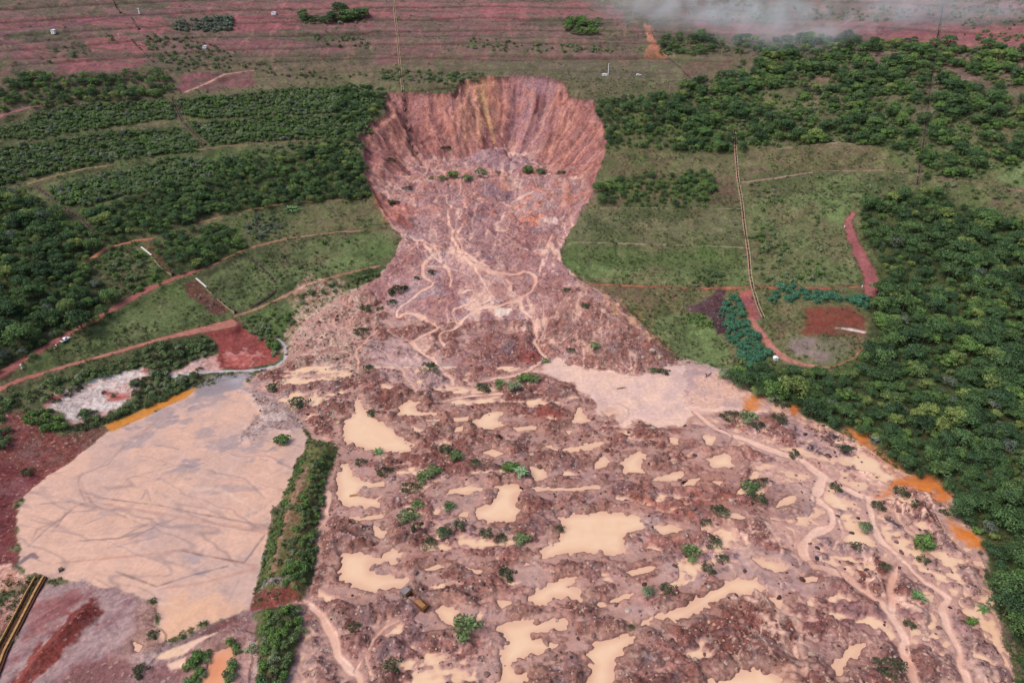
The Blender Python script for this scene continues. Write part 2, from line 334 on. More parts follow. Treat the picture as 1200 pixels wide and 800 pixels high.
# leaf litter and undergrowth under the woods
LIT, LIT2 = C(60, 64, 44), C(78, 84, 50)
paint(unproj(T('P', '1008,248 1018,236 1036,226 1083,220 1117,230 1137,243 1153,249 1200,255 1420,268 1560,500 1560,900 1245,900 1212,800 1200,760 1187,746 1177,720 1173,685 1163,667 1160,653 1153,633 1133,610 1117,597 1117,580 1100,560 1083,550 1060,553 1053,540 1040,520 1013,503 960,487 940,477 910,463 883,457 858,443 867,432 895,428 910,424 943,427 973,434 1000,424 1018,402 1022,385 1018,360 1030,340 1030,320 1026,290'), 2.0), LIT, LIT2, soft=5, warp=3, amt=.9, grs=.8)
paint(unproj(T('D', '-200,60 0,62 60,52 120,112 230,155 290,205 350,245 345,300 285,325 395,405 385,478 305,545 200,590 100,645 0,690 -200,760'), 2.0), LIT, LIT2, soft=5, warp=3, amt=.9, grs=.8)
for s in ('60,440 120,392 300,365 560,350 610,362 620,412 500,425 350,445 200,468 100,488 0,482 -60,490 -60,450', '620,345 760,335 1199,302 1300,300 1330,390 1199,390 1000,400 700,412 640,395', '-60,530 0,512 150,492 400,458 620,442 700,492 690,528 500,545 350,565 150,605 0,645 -60,660', '660,432 760,422 900,412 1199,405 1300,400 1310,470 1199,482 900,492 740,505', '170,660 300,625 450,595 600,550 740,560 750,605 700,645 500,665 300,722 200,720', '760,560 980,540 1199,500 1260,520 1290,620 1310,690 1199,690 1000,712 800,738 640,788 500,805 290,870 300,740 480,690 740,620'):
    paint(unproj(T('A', s), 1.0), LIT, LIT2, soft=3, warp=2.5, amt=.8, grs=.8)
# ---- dirt roads, cut as benches into the slope
def road(tile, s, wpx, ca, cb=None, name='dirt_road', cut=True, bank=True, rubv=.05):
    P = U(tile, s); wd = pline(P, wpx); n = len(P)
    rr, cc = sub(P, 16); X, Y = GX[rr, cc], GY[rr, cc]
    d, ix = seg_dist(X, Y, P, False, 'idx'); wl = np.interp(ix, np.arange(n), wd)
    zl = np.interp(ix, np.arange(n), np.array([float(sample(p[0], p[1])[0]) for p in P]))
    if cut:
        b = 1 - ss(0, 4.0, d - wl - .4); Z[rr, cc] = Z[rr, cc] * (1 - b) + zl * b
        REL[rr, cc] *= 1 - b
    if bank:
        paint(P, C(104, 60, 50), C(120, 80, 62), width=wd + .9, warp=.9, soft=1.0, amt=.75, grs=.3)
    wd = wd * (1 + .22 * fbm(P[:, 0], P[:, 1], 25, 2, 77)); paint(P, ca, cb, width=wd, warp=.9, soft=1.0, grs=0, rub=rubv, wet=.15, cls=name)
    return P, wd
road('D', '-60,745 0,715 100,655 200,597 290,545 400,485 520,415 620,375 730,340', [14, 13, 11, 10, 9, 10, 9, 8, 6], C(164, 98, 92), C(146, 86, 82))
road('D', '730,340 830,290 880,270 1000,240 1199,214 1370,206', [4, 3.5, 3.5, 3.5, 3, 2], PATH, C(160, 120, 98), 'dirt_track')
road('D', '-60,790 0,765 60,738 200,695 400,640 560,592 700,560 800,540', [12, 12, 8, 6, 6, 7, 14, 22], C(174, 112, 98), C(186, 126, 110))
road('D', '830,510 900,487 960,460 1080,400 1199,365 1330,335', [5, 5, 5, 5, 4.5, 4], C(168, 138, 112), C(150, 112, 92), 'dirt_track')
road('A', '-30,425 0,405 60,390 110,375 160,368', [12, 12, 9, 6, 3], C(152, 104, 106), C(126, 86, 90))
road('A', '100,645 170,625 300,592 400,580', [3, 4, 4, 2], C(158, 132, 100), None, 'dirt_track')
road('A', '650,325 720,297 790,262 890,248', [6, 5, 6, 4], C(186, 138, 126), None, 'dirt_track')
road('A', '690,528 800,512 1000,497 1199,487', [2.5, 3, 3, 2.5], C(136, 110, 92), None, 'dirt_track')
road('A', '690,785 850,742 1000,716 1199,702 1290,700', [3, 4, 3, 2.5, 2.5], C(152, 124, 96), None, 'dirt_track')
road('D', '300,325 370,272 480,245 530,240', [5, 4, 5, 6], C(178, 116, 92), None, 'dirt_track')
road('F', '596,148 583,180 592,230 618,285 648,340 660,380 658,430', [5, 7, 11, 13, 14, 16, 14], C(172, 106, 104), C(150, 88, 88))
road('F', '-330,400 -200,403 0,413 250,410 520,412 620,408', [3.5, 3, 3, 3, 3, 3], C(182, 120, 84), C(160, 90, 76), 'dirt_track', bank=True)
road('E', '800,258 830,251 1000,255 1199,262 1390,268 1410,270', [2, 2, 2, 2, 2, 2], C(150, 140, 110), None, 'dirt_track', bank=False)
road('E', '880,132 1000,130 1250,132 1400,134', [1.5, 2, 2, 2], C(142, 130, 100), None, 'dirt_track', bank=False)
road('C', '210,642 330,626 480,602 700,598 850,612 1199,672', [5, 6, 3, 3, 2.5, 2.5], C(160, 128, 112), None, 'dirt_track', bank=False)
road('C', '330,524 540,500 700,515', [2.5, 2.5, 2], C(158, 138, 120), None, 'dirt_track', bank=False)
# ------------------------------------------------------------------ the debris field
DEBP = U('P', '447,322 400,345 362,370 338,400 333,425 300,437 287,457 307,477 333,480 353,500 362,513 395,527 380,575 370,620 366,680 352,700 350,735 338,800 300,900 240,1100 1260,1100 1225,900 1195,800 1175,740 1163,690 1150,640 1110,575 1050,550 1000,515 930,480 890,455 850,435 800,425 760,385 720,350 692,336 668,318 600,300 500,300')
rD, cD = sub(DEBP, 12); sD = sdf(GX[rD, cD], GY[rD, cD], DEBP) + 2.2 * WN[rD, cD] + 2.2 * N10[rD, cD]
inD = ss(3, -10, sD)
ang = N40[rD, cD]
hum = 1.1 + NS[rD, cD] * 3.2 + N10[rD, cD] * 1.8 + N3[rD, cD] * 0.9 + N1[rD, cD] * 0.45 + NF[rD, cD] * .65 + (RDG[rD, cD] - .6) * 1.1
fold = np.sin((GY[rD, cD] + .0016 * GX[rD, cD] ** 2 + 9 * N40[rD, cD] + 5 * N10[rD, cD]) / 2.6); hum = hum + .75 * fold * ss(-.3, .4, fbm(GX[rD, cD], GY[rD, cD], 60, 2, 991))
hum = np.where(hum < 0.25, 0.25 + (hum - 0.25) * 0.30, hum); hum = hum + .16 * NF[rD, cD] + .10 * N1[rD, cD]
bul = 8.5 * ss(310, 345, GY[rD, cD]) * (1 - ss(372, 400, GY[rD, cD])) * np.exp(-((GX[rD, cD] - 55) / 38) ** 2)
REL[rD, cD] = REL[rD, cD] * (1 - inD) + (hum + bul) * inD
a = ss(.6, -.6, sD)
cA = DEB * .5 + DEB2 * .5
m1 = ss(-.5, .5, N10[rD, cD])[..., None]; m2 = ss(.12, .55, NS[rD, cD] + .5 * N3[rD, cD])[..., None]; m3 = ss(.25, .6, N40[rD, cD] + .6 * N3[rD, cD])[..., None]; m4 = ss(.1, .5, -N10[rD, cD] * .7 - NS[rD, cD] * .5)[..., None]
dc = DEB * (1 - m1) + DEB2 * m1; dc = dc * (1 - m4 * .7) + DEBG * m4 * .7; m5 = ss(.1, .5, fbm(GX[rD, cD], GY[rD, cD], 11, 4, 841, .7))[..., None]; dc = dc * (1 - .6 * m5) + C(104, 72, 68) * .6 * m5; m6 = ss(.2, .55, fbm(GX[rD, cD], GY[rD, cD] * 1.6, 5, 3, 851, .7))[..., None]; dc = dc * (1 - .45 * m6) + C(206, 176, 164) * .45 * m6
dc = dc * (1 - .55 * m2) + C(150, 108, 98) * .55 * m2; dc = dc * (1 - .45 * m3) + C(160, 102, 88) * .40 * m3
COLR[rD, cD] = COLR[rD, cD] * (1 - a[..., None]) + dc * a[..., None]
RUB[rD, cD] = RUB[rD, cD] * (1 - a) + .8 * a; GRS[rD, cD] *= 1 - a; WET[rD, cD] = WET[rD, cD] * (1 - a) + .35 * a
CLS[rD, cD] = np.where(a > .5, cls_id('debris_field'), CLS[rD, cD])
# scar bowl and walls
a = scar_mask * ss(330, 345, GY); aw = wallness
tal = (ss(.15, .6, aw) * (1 - ss(.6, 1., aw)))
scf = DEB * .55 + DEB2 * .45
c1 = C(190, 142, 138)[None, None] * (1 - ss(-.4, .4, N10)[..., None]) + C(160, 110, 108)[None, None] * ss(-.4, .4, N10)[..., None]
g = ss(.1, .5, -NS - .4 * N10)[..., None]; c1 = c1 * (1 - .6 * g) + C(180, 156, 160) * .6 * g
g = ss(.2, .6, N3 + .5 * NS)[..., None]; c1 = c1 * (1 - .4 * g) + C(206, 154, 136) * .4 * g
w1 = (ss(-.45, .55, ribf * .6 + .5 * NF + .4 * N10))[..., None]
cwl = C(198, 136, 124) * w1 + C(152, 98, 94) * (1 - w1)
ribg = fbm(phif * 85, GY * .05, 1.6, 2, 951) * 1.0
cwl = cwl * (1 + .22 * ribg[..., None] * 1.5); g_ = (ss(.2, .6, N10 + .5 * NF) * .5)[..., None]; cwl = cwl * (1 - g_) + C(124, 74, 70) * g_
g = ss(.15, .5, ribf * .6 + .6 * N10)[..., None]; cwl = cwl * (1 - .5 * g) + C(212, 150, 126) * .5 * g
yel = (np.exp(-((phif + .09 + .03 * N10) / .09) ** 2) * .35 * ss(-.4, .3, N10 + ribf))[..., None]; cwl = cwl * (1 - yel) + C(222, 176, 116) * yel
gry = (np.exp(-((phif - .22) / .13) ** 2) * .6)[..., None]; cwl = cwl * (1 - gry) + C(164, 128, 138) * gry
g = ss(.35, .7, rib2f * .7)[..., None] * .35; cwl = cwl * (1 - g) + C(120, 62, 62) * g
fan = (np.exp(-((wbf - 2) / 5.5) ** 2) * ss(-.1, .5, fbm(phif * 85, GY * .3, 10, 3, 1007)) * .75)[..., None]; cwl = cwl * (1 - fan) + C(214, 164, 148) * fan; c1 = c1 * (1 - fan * .8) + C(214, 164, 148) * fan * .8
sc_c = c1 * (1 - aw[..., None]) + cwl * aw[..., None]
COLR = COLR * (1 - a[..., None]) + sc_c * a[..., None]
RUB = RUB * (1 - a) + (.6 - .15 * aw) * a; GRS = GRS * (1 - a); WET = WET * (1 - a) + .25 * a
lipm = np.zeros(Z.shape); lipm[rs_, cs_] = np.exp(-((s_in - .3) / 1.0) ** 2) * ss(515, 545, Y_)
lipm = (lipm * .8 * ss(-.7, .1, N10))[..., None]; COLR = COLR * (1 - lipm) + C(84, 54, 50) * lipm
CLS = np.where(a > .5, np.where(aw > .5, cls_id('landslide_scarp'), cls_id('slide_bed')), CLS)
REL = np.where(a > .5, REL * 0 + (N3 * .6 + N1 * .3 + NF * .4 + (RDG - .6) * .7 * (1 - aw)), REL)
LOWS = (ss(.36, .24, REL + .35 * N1 + .5 * NF) * (CLS == cls_id('debris_field')))[..., None]
COLR = COLR * (1 - .6 * LOWS) + C(200, 156, 142) * .6 * LOWS; RUB = RUB * (1 - .7 * LOWS[..., 0]); WET = np.maximum(WET, .7 * LOWS[..., 0])
RUNB = np.maximum(1 - np.abs(fbm(GX * 1.0 + 3 * N10, GY * .42 + 3 * N3, 15, 3, 701, .55)) * 10, .8 - np.abs(fbm(GX * 1.0 + 2 * N10, GY * .5 + 2 * N3, 8, 3, 731, .55)) * 12)
RUNB = ss(0, .6, RUNB) * (1 - ss(.5, .8, wallness)) * ((CLS == cls_id('slide_bed')) | ((CLS == cls_id('debris_field')) & (GY > 300)) | ((CLS == cls_id('debris_field')) & (GX > 70 + .1 * (GY - 135)) )) * ss(.35, -.15, N40 + .5 * N10)
RUNB *= .9
COLR = COLR * (1 - RUNB[..., None]) + C(238, 192, 170) * RUNB[..., None]; WET = np.maximum(WET, .6 * RUNB); RUB = RUB * (1 - RUNB * .7); REL -= RUNB * .25
# tone patches inside the slide (reddish, grey, tan) as traced
for tile, s, ca, cb, am in (
    ('B', '240,540 420,560 620,620 900,640 880,740 780,800 240,800 230,690', C(160, 122, 122), C(172, 118, 110), .5),
    ('B', '470,540 560,530 660,550 680,590 600,600 480,580 430,570', C(128, 104, 116), C(148, 112, 118), .8),
    ('B', '500,640 560,650 620,700 570,700 510,660', C(110, 96, 112), C(140, 110, 116), .8),
    ('B', '640,670 800,640 860,650 820,720 700,740 600,770 600,720', C(176, 146, 142), C(190, 120, 100), .7),
    ('E', '95,95 150,95 250,110 250,200 180,190 150,150', C(160, 78, 68), C(190, 110, 90), .8),
    ('E', '630,170 700,165 690,185 640,182', C(226, 130, 90), C(214, 140, 110), .9), ('E', '700,168 770,172 760,185 700,180', C(218, 190, 180), None, .8),
    ('E', '250,250 480,300 640,350 600,250 500,200 250,150', C(154, 118, 122), C(170, 128, 122), .6),
    ('E', '505,290 540,285 545,320 520,325', C(112, 100, 114), None, .7),
    ('E', '690,380 860,380 1000,480 1180,640 1199,700 850,690 720,660 690,560', C(168, 122, 108), C(150, 106, 98), .6),
    ('E', '920,440 1010,470 1100,560 1180,640 1090,640 1000,560 920,480', C(196, 154, 112), C(176, 120, 90), .75),
    ('E', '470,550 640,560 700,640 680,700 540,710 400,720 390,650', C(132, 92, 92), C(150, 92, 84), .7),
    ('E', '630,610 700,640 700,690 640,680', C(150, 66, 56), None, .8), ('E', '560,600 620,605 610,640 570,640', C(92, 84, 98), None, .7),
    ('E', '90,600 200,600 380,690 380,760 300,790 150,740 80,660', C(196, 164, 160), C(180, 146, 142), .8),
    ('E', '230,560 330,560 300,640 240,620', C(186, 146, 136), None, .5),
    ('E', '480,500 560,490 550,530 470,540', C(128, 72, 66), None, .7),
    ('E', '-130,370 0,400 100,440 150,500 60,560 60,700 -40,760 -160,700 -200,620', C(184, 134, 120), C(214, 180, 160), .9),
    ('H', '670,250 740,235 800,230 810,270 740,285 670,285', DEBR, C(120, 50, 44), .9), ('H', '640,530 740,535 745,575 680,575', C(120, 60, 56), None, .6),
    ('H', '1020,545 1199,560 1199,600 1030,600', C(172, 92, 56), C(140, 90, 84), .75), ('H', '1060,680 1199,670 1199,730 1080,720', C(170, 88, 54), C(130, 76, 70), .75),
    ('H', '720,310 900,320 920,350 800,375 720,355', C(160, 100, 82), C(150, 112, 100), .7),
    ('H', '240,740 340,760 340,800 240,800', C(134, 62, 54), None, .7),
    ('I', '0,520 80,470 180,480 190,590 0,600', C(150, 78, 58), C(130, 74, 66), .75),
    ('I', '180,470 300,470 480,560 480,640 260,640 200,600', C(136, 106, 106), C(116, 86, 84), .6),
    ('L', '200,0 340,150 230,240 60,260 0,210 0,60', C(146, 86, 70), C(130, 76, 70), .6),
    ('L', '50,600 140,500 330,540 320,600 180,640 60,640', C(140, 74, 58), C(120, 66, 60), .7),
    ('L', '350,500 520,450 700,560 620,640 400,620', C(126, 74, 74), C(140, 92, 92), .6),
    ('L', '180,340 420,330 540,440 380,470 200,440', C(140, 122, 128), C(158, 130, 128), .7),
    ('L', '500,30 700,200 700,330 560,380 430,330 540,200', C(150, 126, 124), C(138, 122, 130), .7),
    ('L', '700,200 900,250 1100,480 1160,640 1199,800 900,800 820,560 740,400', C(136, 104, 98), C(156, 126, 122), .7),
    ('L', '460,680 700,560 760,700 780,800 480,800', C(136, 92, 92), C(150, 112, 112), .6),
    ('K', '0,470 120,490 300,500 320,640 200,720 60,620', C(148, 124, 126), C(134, 104, 104), .6),
    ('K', '200,40 520,100 500,180 200,180', C(140, 88, 78), C(158, 120, 104), .5),
    ('K', '560,20 1000,60 1000,170 620,160', C(154, 124, 128), C(136, 94, 90), .6),
    ('K', '20,490 160,520 180,590 60,560', C(176, 122, 100), None, .6),
    ('K', '1100,180 1199,150 1199,240 1080,230', C(168, 90, 60), C(140, 80, 66), .5),
    ('J', '1080,520 1199,560 1199,800 1000,800 1040,650', C(172, 146, 140), C(156, 124, 118), .5)):
    paint(U(tile, s), ca * 1.12, None if cb is None else cb * 1.12, soft=4, warp=5, amt=am * .75, nz=NF)
NW = fbm(GX * .8 - GY * .5, GY * .7 + GX * .3, 9, 4, 961, .7)
# pale mud flat that spreads below the tongue, wet mud on the right
MF = U('P', '640,424 655,420 667,428 700,434 753,440 800,425 830,428 857,437 877,457 893,470 905,482 883,484 850,480 815,486 800,500 773,500 750,493 727,497 720,483 703,487 693,467 673,450 653,443 633,437')
paint(MF, MUD, MUD2, soft=1.5, warp=2.2, rub=.05, wet=.7, cls='mud_flat', nz=NW); relief(MF, lambda s, R, r, c: R * ss(-1, 7, s) + .15 * ss(0, -3, s))
for tile, s in (('I', '270,452 330,436 420,440 470,455 500,490 455,555 400,520 340,500 280,480'), ('I', '30,240 100,250 200,330 330,380 440,420 400,440 250,380 120,310 40,290'), ('I', '380,250 440,300 480,330 560,400 620,470 700,530 640,540 540,480 470,430 400,330 350,300'),
                ('I', '290,640 420,640 470,560 500,600 520,650 450,680 420,740 380,740 320,690'), ('L', '200,340 260,350 380,380 430,440 330,400 230,400'), ('I', '640,640 700,720 790,760 780,800 700,760 640,700'),
                ('I', '0,60 180,110 290,210 380,230 330,250 220,230 120,230 0,230'), ('I', '880,590 960,610 1040,680 1070,740 1060,800 1000,740 920,660'), ('I', '600,560 650,560 660,640 640,660'),
                ('G', '830,110 940,140 1000,230 1060,300 1020,330 930,280 850,190')):
    P = U(tile, s); paint(P, C(228, 180, 160), C(180, 148, 146), soft=2.0, warp=3.0, amt=.75, rub=.35, wet=.55, nz=NW); relief(P, lambda s, R, r, c: R * (.25 + .75 * ss(-1, 6, s)))
# streams
def stream(tile, s, wpx, ca=STREAM, cb=STREAM2, depth=.45, name='muddy_stream', amt=1.0, warp=.9):
    P = U(tile, s); wd = pline(P, wpx) * (.95 if tile in 'EH' else .95)
    n0 = len(P); K = np.concatenate([[2 * P[0] - P[1]], P, [2 * P[-1] - P[-2]]]); Q = []; W = []
    for i in range(n0 - 1):
        p0, p1, p2, p3 = K[i:i + 4]; L = math.hypot(*(p2[:2] - p1[:2])); n = max(1, int(L / 2.2))
        for k in range(n):
            f = k / n; q = .5 * (2 * p1 + (p2 - p0) * f + (2 * p0 - 5 * p1 + 4 * p2 - p3) * f * f + (3 * p1 - p0 - 3 * p2 + p3) * f ** 3); Q.append(q); W.append(wd[i] * (1 - f) + wd[i + 1] * f)
    Q.append(P[-1]); W.append(wd[-1]); Q = np.array(Q); W = np.array(W)
    jx = fbm(Q[:, 0], Q[:, 1], 9, 3, 611) * 2.0; jy = fbm(Q[:, 0], Q[:, 1], 9, 3, 633) * 2.0; Q = Q.copy(); Q[:, 0] += jx; Q[:, 1] += jy; W = W * (1 + .5 * fbm(Q[:, 0], Q[:, 1], 7, 2, 655))
    Q = np.array(Q); W = np.array(W)
    rr, cc = sub(Q, 9); d, ix = seg_dist(GX[rr, cc], GY[rr, cc], Q, False, 'idx'); wl = np.interp(ix, np.arange(len(W)), W)
    s_ = d - wl; f = ss(-.3, 4.5, s_); REL[rr, cc] = REL[rr, cc] * f + .12 * (1 - f) - depth * ss(.5, -.5, s_)
    paint(Q, DEB2 * .6, width=W + .35, warp=.5, soft=.7, amt=.3 * amt)
    paint(Q, ca, cb, width=W, warp=warp * .5, soft=.6, rub=.0, wet=.85, cls=name if amt > .8 else None, grs=0, amt=amt)
for t_, s, wp in (('E', '375,110 385,200 410,270 470,330 550,355 640,360 685,385 670,420 635,450 640,490 685,540 680,600 700,640 725,668', [2, 3, 4, 5, 5, 4, 4, 4, 4, 4, 3.5, 3, 3, 5]),
    ('E', '430,190 410,220 430,280 500,330', [2, 2.5, 2.5, 3]), ('E', '280,245 320,300 370,345 390,380 385,405', [2, 4, 3, 3, 2]), ('E', '230,210 290,250 350,270 430,285', [2, 3, 3, 3]),
    ('E', '320,300 285,330 285,370 315,400 240,450 190,510 270,505 330,550 250,605 310,660 380,720 390,750', [4, 5, 4, 4, 3, 4, 4, 5, 5, 5, 5, 4]),
    ('E', '640,450 560,470 480,485 400,555 345,575 350,620', [5, 4, 3.5, 3, 3, 3]), ('E', '470,340 500,400 520,450 400,490 410,540', [3, 3, 2.5, 2, 2]), ('E', '550,360 600,400 590,430', [2, 2.5, 2]),
    ('E', '430,430 460,420 480,450 450,480', [4, 2, 2, 2]), ('E', '710,265 740,235 760,215', [3, 3, 2]), ('E', '60,700 60,630 130,560', [2, 2, 2]),
    ('H', '-30,40 60,20', [2, 2]), ('H', '480,140 600,120 700,75', [3, 4, 6]), ('H', '350,215 470,190 560,185', [3, 3, 2]),
    ('I', '50,250 110,300 200,340 330,390 430,425 500,480 560,510 640,550 700,535 780,490', [4, 6, 7, 8, 10, 9, 8, 9, 9, 10]),
    ('I', '430,425 490,480 478,520 470,560 520,600 522,640 445,690 420,740 470,790', [8, 9, 9, 8, 8, 9, 10, 10, 10]), ('L', '470,390 560,420 640,480 720,545 760,620 785,700 830,800 850,860', [10, 9, 8, 9, 10, 11, 13, 13]),
    ('I', '650,550 670,640 690,700 740,740 790,790', [7, 8, 8, 7, 6]), ('L', '770,370 830,430 890,465 930,500 905,540 940,620 975,740 1000,800 1010,860', [6, 7, 9, 11, 8, 8, 11, 13, 13]), ('L', '745,390 740,450 742,550', [5, 6, 6]),
    ('L', '720,180 770,230 820,270 850,310', [6, 6, 5, 4]), ('L', '550,230 540,290 525,330', [3, 3, 3]), ('L', '930,130 960,150', [3, 3]), ('I', '640,310 600,320', [3, 3]),
    ('I', '700,600 740,590 800,680 860,710', [5, 5, 5, 4]),
    ('J', '890,545 960,530 1050,520 1110,545 1150,600 1190,680 1230,740 1260,800 1280,870', [4, 4, 5, 9, 11, 13, 14, 14, 14]), ('K', '50,760 100,680 150,620 190,590', [4, 3, 3, 2]),
    ('K', '95,790 90,700', [2, 2]), ('G', '1150,530 1140,620 1110,680 1115,740', [7, 6, 4, 3])):
    stream(t_, s, wp)
for t_, s, wp in (('E', '300,330 350,340 440,370 480,440', [2, 2, 2, 2]), ('E', '500,380 560,420 620,440', [2, 2, 2]), ('E', '440,300 520,340 580,400 630,440', [2, 2, 2, 2]), ('E', '160,560 190,580 240,600', [2, 2, 2]), ('E', '590,130 640,110 760,90', [2, 2, 1.5]),
    ('E', '600,130 600,110 680,80 800,70', [2, 2, 2, 1.5]), ('E', '400,120 420,180', [2, 2]), ('E', '710,490 715,560 690,600', [2, 2, 2]), ('B', '640,540 690,580 700,610', [3, 2, 2]), ('B', '540,520 620,540 700,590', [2, 2, 2]), ('B', '220,560 300,590 260,640', [3, 2, 2]),
    ('E', '510,390 530,440 560,460', [2, 2, 2]), ('E', '120,620 200,700 260,780', [2, 2, 2]), ('I', '350,640 380,660 400,720', [3, 3, 3])):
    stream(t_, s, wp, STREAM, MUD2, .2, amt=.65)
fanP = U('E', '440,325 560,352 682,378 668,425 600,460 540,470 480,450 440,400'); paint(fanP, STREAM, DEB, soft=4, warp=4, thr=-.1, nz=NF, amt=.65, wet=.7)
for s in ('300,240 350,245 500,330 470,370 400,330', '390,220 430,230 520,330 470,340', '560,465 660,440 640,480 480,500 400,560 380,540', '250,600 330,550 350,600 320,660 390,740 330,700', '200,480 280,490 340,540 330,560 250,530', '640,470 670,480 690,560 690,600 660,540'):
    P = U('E', s); paint(P, C(222, 178, 158), STREAM, soft=3, warp=3.5, thr=.0, nz=NF, amt=.5, wet=.7, rub=.2)
P = U('E', '540,485 600,480 605,498 555,515 540,505'); paint(P, C(232, 206, 190), soft=1.2, warp=1, rub=0, wet=.6)
P = U('B', '540,250 900,330 930,440 900,680 700,800 400,800 250,700 100,640 80,430'); paint(P, C(206, 146, 130), C(196, 128, 108), soft=3, warp=2, thr=.42, nz=N3, amt=.6)
for s, wp, cc_, am in (('440,290 425,380 430,450 450,520', [5, 6, 5, 3], C(212, 150, 122), .7), ('495,330 515,420 535,500', [8, 6, 4], C(214, 168, 116), .6), ('565,290 570,380 560,470', [4, 4, 3], C(200, 138, 124), .55), ('700,355 665,450 635,530', [10, 8, 6], C(118, 70, 66), .65), ('745,350 705,440 665,520', [5, 4, 3], C(214, 152, 130), .65),
        ('820,400 770,480 720,560', [4, 3, 3], C(212, 148, 126), .65), ('880,430 810,520 720,600', [3, 3, 3], C(208, 142, 122), .6), ('905,520 840,590 760,640', [3, 3, 3], C(214, 156, 136), .6), ('330,340 370,430 410,520', [5, 4, 3], C(208, 140, 120), .6), ('290,340 300,430 330,520', [4, 3, 3], C(204, 136, 118), .55), ('170,400 240,500 300,580', [5, 4, 3], C(206, 142, 122), .6),
        ('95,440 180,540 250,600', [4, 4, 3], C(198, 130, 114), .6), ('120,430 150,445 190,470', [6, 5, 3], C(110, 60, 58), .6), ('225,340 232,440 245,520 265,550', [7, 7, 6, 4], C(96, 62, 62), .65), ('395,330 400,420 410,500', [5, 4, 3], C(120, 72, 70), .5), ('615,300 610,400 590,480', [5, 5, 4], C(150, 108, 116), .5), ('770,340 780,360 830,430 900,470', [3, 3, 3, 3], C(126, 70, 66), .5), ('90,600 130,690 170,760', [5, 4, 4], C(204, 136, 116), .5), ('880,650 820,720 780,790', [4, 3, 3], C(206, 148, 130), .5)):
    P = U('B', s); paint(P, cc_, width=pline(P, wp), warp=1.6, soft=2.0, amt=am); relief(P, lambda s, R, r, c: R - .9 * ss(2.0, -.5, s), width=1.0)  # pale runnels, plus dark and grey block shadows painted into the scarp colour
for s, lift in (('430,575 470,540 560,525 650,550 690,590 640,600 540,590', 3.5), ('300,650 420,640 560,650 620,700 520,690 380,700', -2.0), ('620,640 760,620 860,640 800,720 680,730', 2.0), ('270,690 420,680 520,720 470,790 300,790', 2.5), ('100,460 200,500 230,600 130,620', 2.0)):
    P = U('B', s); relief(P, lambda s, R, r, c: R + lift * ss(2, -7, s + 2 * N3[r, c]))
# orange iron-rich seeps
for t_, s in (('I', '575,315 640,308 670,330 650,352 700,380 735,415 690,392 620,352'), ('I', '706,340 742,342 748,362 712,366'), ('I', '680,545 715,512 770,480 820,455 880,465 912,500 945,540 940,575 900,562 880,522 840,520 760,510 720,545'),
              ('I', '925,630 1000,668 1062,700 1075,735 1000,705 940,665'), ('I', '370,228 402,218 415,240 390,255'), ('I', '220,200 280,195 270,230 230,240')):
    P = U(t_, s); paint(P, ORANGE, C(214, 150, 108) if s[0] in '29' else C(196, 116, 66), nz=NW, soft=4.5, warp=2.6, rub=.1, wet=.8, cls='orange_seep', grs=0); relief(P, lambda s, R, r, c: R * ss(-1, 5, s))
P = U('I', '560,300 760,420 960,600 1075,740 1060,790 900,600 700,560 640,440 500,300'); paint(P, C(214, 140, 96), None, soft=6, warp=3, thr=.1, nz=N3, amt=.6)
# ---- black woody debris soil
for s in ('480,285 560,318 605,350 610,420 560,405 540,360 500,325', '570,425 640,430 620,455 580,450', '470,370 520,400 530,430 480,410', '380,280 420,330 480,390 450,400 390,320', '560,450 660,500 690,540 620,510', '700,590 780,650 760,670 700,620'):
    paint(U('I', s), C(92, 76, 84), C(60, 52, 60), soft=2, warp=2, thr=-.2, nz=N1, rub=.9)
# ------------------------------------------------------------------ tailings basin, berm, spoil
TA = U('P', '230,456 287,440 303,476 333,480 353,500 361,513 358,527 346,543 343,560 333,580 321,600 315,620 310,646 305,667 303,690 293,712 290,715 273,723 240,733 213,742 190,756 184,748 182,726 184,706 160,700 133,696 110,688 83,680 60,681 33,673 23,660 24,647 21,627 21,597 27,583 50,563 80,543 110,520 123,507 143,500 187,480 213,467')
rr, cc = sub(TA, 20); s_ = sdf(GX[rr, cc], GY[rr, cc], TA); b = 1 - ss(-.5, 7, s_)
tz = 0.25; Z[rr, cc] = Z[rr, cc] * (1 - b) + tz * b; REL[rr, cc] *= 1 - ss(4, -1, s_)
paint(TA, TAIL, TAIL2, soft=1.2, warp=1.3, rub=0, wet=.85, grs=0, cls='tailings_flat')
NST = fbm(GX * .55 + GY * .3, GY - GX * .45, 5.5, 4, 821, .65)
for s in ('640,200 760,130 860,120 880,200 760,220 640,300 600,260', '540,240 700,210 640,270 520,350 440,400 420,370 470,300', '700,290 900,310 960,350 980,430 840,430 700,360', '560,430 700,420 720,450 620,470 560,460', '880,590 960,580 950,640 900,620'):
    paint(U('G', s), C(158, 142, 150), C(176, 154, 150), soft=5, warp=5, thr=-.05, nz=NST, amt=.75)
for s in ('790,470 860,540 900,460 880,560 800,560', '440,480 600,540 420,540', '270,450 360,470 500,505 330,480', '640,340 720,350 780,420 700,420'): paint(U('J', s.replace(';', ',')), C(164, 150, 156), C(188, 164, 158), soft=5, warp=4, thr=-.1, nz=NST, amt=.75)
for s in ('250,620 380,580 600,600 560,700 300,750 200,760', '560,480 900,520 920,580 700,540'): paint(U('G', s), C(196, 158, 142), TAILG, soft=5, warp=4, thr=.1, nz=NS, amt=.55)
paint(U('G', '670,165 770,112 870,115 850,165 760,185 690,200'), C(176, 170, 178), C(150, 136, 136), soft=3, warp=2, amt=.85, wet=1)  # grey-blue sheen of the wet basin head, put into the colour
ST2 = C(196, 150, 130); STD = C(120, 96, 90)
